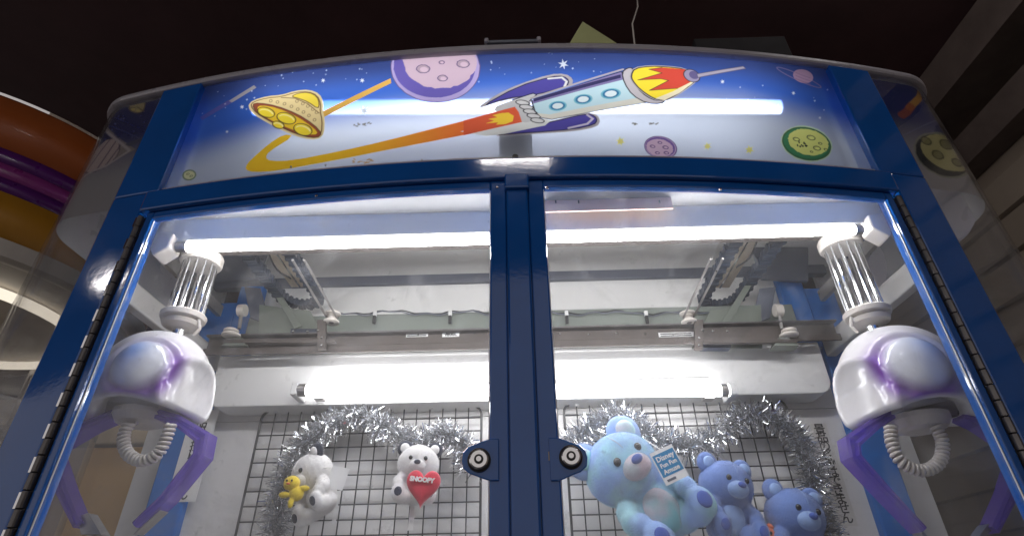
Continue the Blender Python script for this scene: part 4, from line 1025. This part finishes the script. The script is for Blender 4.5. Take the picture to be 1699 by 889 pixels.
def bear(px, py, rpx, label, mats, roll=0, yaw=0, Y=None, body=1.0, legs=True, muzzle=True, arms=((-1, 0), (1, 0)), ear=0.42, group=None, pads=None, pitch=0):
    """Generic sitting plush bear: one continuous body, with ears, muzzle, nose, eyes and paw pads as parts. Unit = head radius."""
    Y = Y or YM-0.075; c = at(px, py, Y=Y); r = rpx/F*(c-CAM).dot(FWD)
    T = Matrix.Translation(c) @ Matrix.Rotation(math.radians(roll), 4, 'Y') @ Matrix.Rotation(math.radians(yaw), 4, 'Z') @ Matrix.Rotation(math.radians(pitch), 4, 'X') @ Matrix.Diagonal((r, r, r, 1))
    root = empty('plush_bear', c - Vector((0, 0, 2.2*r)), label, 'plush toy', group)
    main, earm, muz, pad = mats
    E = [((0, 0, 0), (1.04, 0.92, 0.94)), ((0, 0.05, -1.35*body), (0.74, 0.62, 0.86))]
    for sx in (-1, 1):
        E += [((sx*0.72, -0.25, -1.0*body), (0.30, 0.34, 0.34)), ((sx*0.86, -0.45, -1.22*body), (0.27, 0.34, 0.32)), ((sx*0.80, -0.68, -1.38*body), (0.27, 0.27, 0.28))]
        if legs: E += [((sx*0.48, -0.2, -1.92*body), (0.40, 0.50, 0.36)), ((sx*0.66, -0.62, -1.98*body), (0.36, 0.42, 0.36)), ((sx*0.74, -0.92, -1.86*body), (0.34, 0.26, 0.42))]
    union('body', E, main, root, T, 0.055)
    for sx in (-1, 1):
        union('ear', [((sx*0.74, 0.05, 0.74), (ear, ear*0.48, ear))], earm, root, T, 0.05)
        union('inner_ear', [((sx*0.75, -0.13, 0.74), (ear*0.60, ear*0.30, ear*0.60))], muz, root, T, 0.05)
        MB().ell(T @ Vector((sx*0.36, -0.84, 0.14)), (0.10*r, 0.08*r, 0.11*r)).build('eye', EYE, root, smooth=True)
        if legs: union('paw_pad', [((sx*0.74, -1.14, -1.84*body), (0.20, 0.07, 0.23))], pad, root, T, 0.04)
    union('muzzle', [((0, -0.80, -0.22), (0.42, 0.34, 0.32))], muz, root, T, 0.05)
    union('nose', [((0, -1.11, -0.10), (0.17, 0.11, 0.12))], pad if pads is None else pads, root, T, 0.03)
    union('tummy', [((0, -0.40, -1.42*body), (0.48, 0.24, 0.58))], muz, root, T, 0.05)
    sp_ = [T @ Vector((0, -0.93*math.cos(a_)-0.0, 0.955*math.sin(a_))) for a_ in np.linspace(0.35, 1.9, 16)]
    MB().tube(sp_, 0.0007, 5).build('head_seam', muz, root)
    # hanging cord to the wire panel
    p0 = T @ Vector((0, 0.6, 0.3)); MB().tube([p0, Vector((p0.x, YM-0.003, p0.z+0.004))], 0.0012, 6).build('hanging_cord', M['paper'], root)
    return root, T, r
# white bear lying to one side with a small yellow plush
b1, T1, r1 = bear(519, 786, 35, 'white plush bear leaning over and hugging a small yellow plush, paper tag at its side', (PW, PN, PW, PN), roll=-30, yaw=-38, body=0.84)
tg = at(560, 792, Y=YM-0.10)
tgm = frame_matrix(tg, (0.97, 0, -0.22), (0.22, 0, 0.97))
MB().prism([tgm @ Vector(p) for p in ((-0.017, -0.020, 0), (0.017, -0.020, 0), (0.017, 0.020, 0), (-0.017, 0.020, 0))], (0, 0.0006, 0)).build('paper_tag', M['paper'], b1)
MB().tube([tgm @ Vector((-0.014, 0.016, 0.001)), T1 @ Vector((0.9, -0.2, -0.2))], 0.0008, 5).build('tag_string', M['paper'], b1)
q = at(556, 850, Y=YM-0.06); MB().prism([q+Vector(v_) for v_ in ((-0.004, 0, -0.02), (0.004, 0, -0.02), (0.003, 0, 0.025), (-0.003, 0, 0.025))], (0, 0.0006, 0)).build('care_label', M['paper'], b1)
c = at(485, 808, Y=YM-0.135); yr = empty('yellow_plush', c-Vector((0, 0, 0.03)), 'small yellow plush chick held by the leaning white plush bear', 'plush toy')
Ty = Matrix.Translation(c) @ Matrix.Diagonal((0.020, 0.020, 0.020, 1))
union('body', [((-0.1, 0, 0.35), (0.72, 0.66, 0.66)), ((0.45, 0.1, -0.55), (0.66, 0.55, 0.62)), ((-0.55, -0.2, -0.65), (0.5, 0.28, 0.26)), ((0.2, -0.2, -1.35), (0.24, 0.24, 0.45)), ((1.1, 0, -0.1), (0.5, 0.26, 0.26))], PY, yr, Ty, 0.06)
for sx in (-0.35, 0.1): MB().ell(Ty @ Vector((sx, -0.66, 0.48)), (0.0018, 0.0012, 0.0022)).build('eye', EYE, yr, smooth=True)
union('beak', [((-0.15, -0.72, 0.22), (0.2, 0.16, 0.1))], PO, yr, Ty, 0.05)
# white bear with the red heart
b2, T2, r2 = bear(694, 770, 33, 'white plush bear sitting upright with a red lettered heart', (PW, PN, PW, PN), roll=3, yaw=8, body=0.80)
hc = at(702, 806, Y=YM-0.155); s_ = 0.0295; hp_ = []
for i in range(48):
    t = 2*math.pi*i/48; hp_.append((16*math.sin(t)**3/16, (13*math.cos(t)-5*math.cos(2*t)-2*math.cos(3*t)-math.cos(4*t))/14.5))
vs = []; fs = []; rings = ((1.0, 0.0), (0.97, -0.25), (0.85, -0.42), (0.6, -0.54), (0.3, -0.59))
rot = Matrix.Rotation(math.radians(4), 4, 'Y')
for k_, dy in rings:
    for x, z in hp_: vs.append(hc + rot @ Vector((x*s_*k_*1.05, dy*s_*0.75, (z*k_+0.05*(1-k_))*s_*1.1)))
vs.append(hc + Vector((0, -0.60*s_*0.75, 0)))
for j in range(len(rings)-1):
    for i in range(48): fs.append((j*48+i, j*48+(i+1) % 48, (j+1)*48+(i+1) % 48, (j+1)*48+i))
for i in range(48): fs.append((4*48+i, 4*48+(i+1) % 48, 5*48))
fs.append(tuple(range(47, -1, -1)))
MB().add(vs, fs).build('heart', PR, b2, smooth=True)
text_mesh('heart_lettering', 'SNOOPY', 0.0108, M['paper'], b2, frame_matrix(hc+Vector((0.000, -0.0160, 0.0080)), (0.99, 0, -0.12), (0.12, 0.0, 0.99)), offset=0.0006, extrude=0.0010)
q = at(683, 858, Y=YM-0.07); MB().prism([q+Vector(v_) for v_ in ((-0.006, 0, -0.022), (0.004, 0, -0.022), (0.006, 0, 0.022), (-0.004, 0, 0.022))], (0, 0.0006, 0)).build('care_label', M['paper'], b2)
# blue bears
b3, T3, r3 = bear(1032, 778, 62, 'large pastel blue plush bear tilted sideways with a printed hang tag', (PP, PLB, PT, PDB), roll=-34, yaw=10, body=0.95, ear=0.50, Y=YM-0.10)
b4, T4, r4 = bear(1204, 806, 43, 'blue plush bear squeezed between the tilted pastel bear and the bear by the notice', (PB, PB, PLB, PDB), roll=10, yaw=14, body=0.85, Y=YM-0.085)
b5, T5, r5 = bear(1318, 856, 46, 'blue plush bear beside the notice with one paw raised over an orange plush', (PB, PB, PLB, PDB), roll=12, yaw=10, body=0.85, Y=YM-0.085)
tg = at(1110, 770, Y=YM-0.185); tm = frame_matrix(tg, (0.90, 0, 0.36), (-0.36, 0, 0.90))
tw, th_ = 0.0225, 0.029
MB().prism([tm @ Vector(p) for p in ((-tw, -th_, 0), (tw, -th_, 0), (tw, th_, 0), (-tw, th_, 0))], (0, 0.0008, 0)).build('hang_tag', M['paper'], b3)
MB().prism([tm @ Vector(p) for p in ((-tw+0.002, -th_+0.013, 0.0006), (tw-0.002, -th_+0.013, 0.0006), (tw-0.002, th_-0.006, 0.0006), (-tw+0.002, th_-0.006, 0.0006))], (0, 0.0004, 0)).build('tag_panel', paint('tag_blue', (0.01, 0.20, 0.42), rough=0.4), b3)
for body, dy, sz in (('Disney', 0.014, 0.0125), ('Fun Fun', 0.002, 0.010), ('Amuse', -0.009, 0.011)):
    text_mesh('tag_lettering', body, sz, M['paper'], b3, tm @ Matrix.Translation((0, dy, 0.0010)), offset=0.0003, extrude=0.0002)
MB().prism([tm @ Vector(p) for p in ((-0.017, -th_+0.004, 0.0006), (0.0, -th_+0.004, 0.0006), (0.0, -th_+0.008, 0.0006), (-0.017, -th_+0.008, 0.0006))], (0, 0.0004, 0)).build('tag_print_line', M['slate'], b3)
MB().tube([tm @ Vector((0, th_-0.003, 0.001)), T3 @ Vector((0.98, -0.2, 0.3))], 0.0009, 5).build('tag_string', M['paper'], b3)
c = at(1266, 890, Y=YM-0.10); orr = empty('orange_plush', c-Vector((0, 0, 0.03)), 'small orange plush wedged between the two smaller blue bears', 'plush toy')
To = Matrix.Translation(c) @ Matrix.Diagonal((0.026, 0.026, 0.026, 1))
union('body', [((0, 0, 0), (0.9, 0.8, 0.75)), ((0, 0.1, -1.2), (0.8, 0.6, 0.8)), ((-0.7, -0.2, -0.9), (0.4, 0.4, 0.3))], PO, orr, To, 0.07)
for sx in (-0.35, 0.35): union('ear', [((sx*1.8, 0.1, 0.55), (0.3, 0.2, 0.3))], PO, orr, To, 0.06)
for sx in (-0.25, 0.3): MB().ell(To @ Vector((sx, -0.76, 0.15)), (0.0025, 0.0015, 0.003)).build('eye', EYE, orr, smooth=True)

# ================================================================== ON THE ROOF
RT = Z0+H_LIP1+0.0065
RE = Z0+H_LIP1+0.0003
a0, a1, a2 = at(944, 70, Y=0.672), at(1022, 70, Y=0.672), at(966, 42, Y=0.680)
bx = MB().prism([(a0.x, 0.664, RE), (a1.x, 0.668, RE), (a2.x, 0.672, a2.z)], (0.004, 0.02, 0)).build('folded_card', paint('yellow_green_card', (0.42, 0.44, 0.20), rough=0.7, var=0.1), None, bevel=0.0006)
tag(bx, 'yellow green folded card standing on the cabinet roof', 'card')
q0, q1 = at(1150, 62, Y=0.76), at(1300, 84, Y=0.78)
bx = MB().box((q0.x, 0.76, RT), (q1.x, 0.92, max(RT+0.02, q0.z-0.005)), None).build('cardboard_box', paint('dark_cardboard', (0.010, 0.008, 0.010), rough=0.9), None, bevel=0.002)
tag(bx, 'dark flat cardboard box lying on the cabinet roof', 'box')
rb = empty('roof_bracket', (0.0, 0.67, RT), 'short grey bracket with two pale end caps on the roof edge', 'bracket')
ql, qr = at(808, 68, Y=0.675), at(893, 67, Y=0.675)
MB().box((ql.x, 0.659, Z0+H_LIP1+0.0005), (qr.x, 0.69, Z0+H_LIP1+0.008)).build('bar', M['slate'], rb, bevel=0.001)
for q in (ql, qr): MB().box((q.x-0.004, 0.656, Z0+H_LIP1+0.0005), (q.x+0.004, 0.692, Z0+H_LIP1+0.012)).build('end_cap', M['lip'], rb, bevel=0.002)
pts = [at(1045, 72, Y=0.80), at(1049, 40, Y=0.82), at(1058, 12, Y=0.86), at(1056, -20, Y=0.9)]; pts[0].z = RT; e = pts[-1].copy(); e.z = CEIL; pts.append(e)
tag(MB().tube(pts, 0.0018, 6).build('hanging_wire', M['cream']), 'thin pale wire hanging from the dark ceiling to the cabinet roof', 'wire')

# ================================================================== NEIGHBOURING MACHINES
nc = Vector((-1.468, 1.218, 0)); NR = 0.438
nb = empty('round_claw_machine', nc, 'round orange drum topped machine with purple and magenta bands', 'claw machine')
H0, H1 = Z0+0.70, Z0+1.050
def ringband(z0, z1, r, mat, name, th=0.008):
    return MB().lathe((nc.x, nc.y, 0), [(r-th, z0), (r, z0), (r, z1), (r-th, z1)], 96, caps=False).build(name, mat, nb)
ORG = paint('orange_enamel', (0.36, 0.082, 0.012), rough=0.5, coat=0.1, var=0.15, nscale=3); YEL = paint('amber_enamel', (0.44, 0.20, 0.015), rough=0.5, coat=0.1, var=0.15, nscale=3)
VIO = paint('violet_enamel', (0.10, 0.012, 0.16), rough=0.3, coat=0.4); MAG = paint('magenta_enamel', (0.26, 0.035, 0.22), rough=0.3, coat=0.4)
hh = H1-H0
bands = [(0.0, 0.30, YEL), (0.303, 0.395, VIO), (0.398, 0.495, MAG), (0.498, 0.60, VIO), (0.603, 0.985, ORG)]
for a_, b_, mt in bands: o = ringband(H0+hh*a_, H0+hh*b_, NR, mt, 'drum_band'); o.data.polygons.foreach_set('use_smooth', [True]*len(o.data.polygons))
MB().lathe((nc.x, nc.y, 0), [(NR+0.004, H1-0.006), (NR+0.006, H1), (NR+0.002, H1+0.006), (NR-0.01, H1+0.006)], 96).build('top_rim', M['chrome'], nb)
MB().lathe((nc.x, nc.y, 0), [(NR-0.012, H0-0.045), (NR+0.004, H0-0.04), (NR+0.006, H0-0.003), (NR-0.012, H0-0.001)], 96).build('white_ring', paint('cream_ring', (0.50, 0.46, 0.41), rough=0.4), nb)
MB().lathe((nc.x, nc.y, 0), [(NR-0.02, Z0-0.25), (NR-0.02, H0-0.046)], 64, caps=False).build('drum_glass', M['drumglass'], nb)
MB().lathe((nc.x, nc.y, 0), [(NR, 0.0), (NR, Z0-0.255), (NR-0.03, Z0-0.25)], 64).build('base', YEL, nb)
MB().lathe((nc.x, nc.y, 0), [(0.16, Z0-0.25), (0.17, Z0+0.1), (0.10, Z0+0.3), (0.09, H0-0.05)], 24).build('centre_column', M['cream'], nb, smooth=False)
MB().lathe((nc.x, nc.y, 0), [(0.30, H0-0.075), (0.315, H0-0.065), (0.315, H0-0.055), (0.30, H0-0.05)], 48, caps=False).build('ring_lamp', emitter('ring_lamp_light', (1.0, 0.9, 0.75), 1.6), nb)
for zt_, rt_, mt in ((Z0+0.06, 0.36, M['cream']), (Z0+0.20, 0.34, paint('gold_tray', (0.5, 0.34, 0.12), rough=0.3, metal=0.6)), (Z0+0.33, 0.32, M['cream'])):
    MB().lathe((nc.x, nc.y, zt_), [(0.1, 0.0), (rt_, 0.0), (rt_+0.01, 0.02), (rt_, 0.035), (0.1, 0.03)], 48).build('prize_tray', mt, nb)
for i in range(5):
    a_ = 2*math.pi*i/5+0.3; MB().tube([(nc.x+0.33*math.cos(a_), nc.y+0.33*math.sin(a_), Z0-0.25), (nc.x+0.33*math.cos(a_), nc.y+0.33*math.sin(a_), H0-0.05)], 0.012, 10).build('column', M['steel'], nb)
for ch, ang in (('T', -12), ('O', -4)):
    a_ = math.radians(ang); p = nc + Vector((math.cos(a_)*(NR+0.0015), math.sin(a_)*(NR+0.0015), H0+0.055))
    text_mesh('letter', ch, 0.085, paint('letter_mauve', (0.42, 0.34, 0.36), rough=0.5), nb, frame_matrix(p, (-math.sin(a_), math.cos(a_), 0), (0, 0, 1)), extrude=0.0006)
ac = empty('amber_cabinet', (-1.45, 2.1, 0), 'tan and amber cabinet standing behind the round orange machine', 'cabinet')
AMB = paint('amber_panel', (0.78, 0.47, 0.14), rough=0.4, var=0.25, nscale=1.8, coat=0.2)
xr_ = at(296, 780, Y=2.0).x
MB().box((-2.1, 2.0, 0), (xr_, 2.5, Z0+0.52)).build('body', AMB, ac, bevel=0.01)
MB().box((xr_+0.001, 1.99, 0), (xr_+0.05, 2.5, Z0+0.70)).build('edge_post', M['greywhite'], ac, bevel=0.006)
MB().tube([(-1.48, 1.95, Z0+0.735), (-1.22, 1.95, Z0+0.735)], 0.013, 12).build('lamp_tube', emitter('cabinet_lamp_light', (1.0, 0.95, 0.86), 16.0), ac)
MB().box((-2.1, 1.90, Z0+0.76), (xr_+0.05, 2.5, Z0+0.80)).build('canopy', M['cream'], ac, bevel=0.006)
MB().box((-2.1, 1.985, Z0+0.525), (xr_, 2.5, Z0+0.70)).build('top_board', paint('tan_board', (0.46, 0.38, 0.29), rough=0.5), ac, bevel=0.006)

# clean helper properties
for o in list(bpy.data.objects):
    if '_w' in o.keys(): del o['_w']
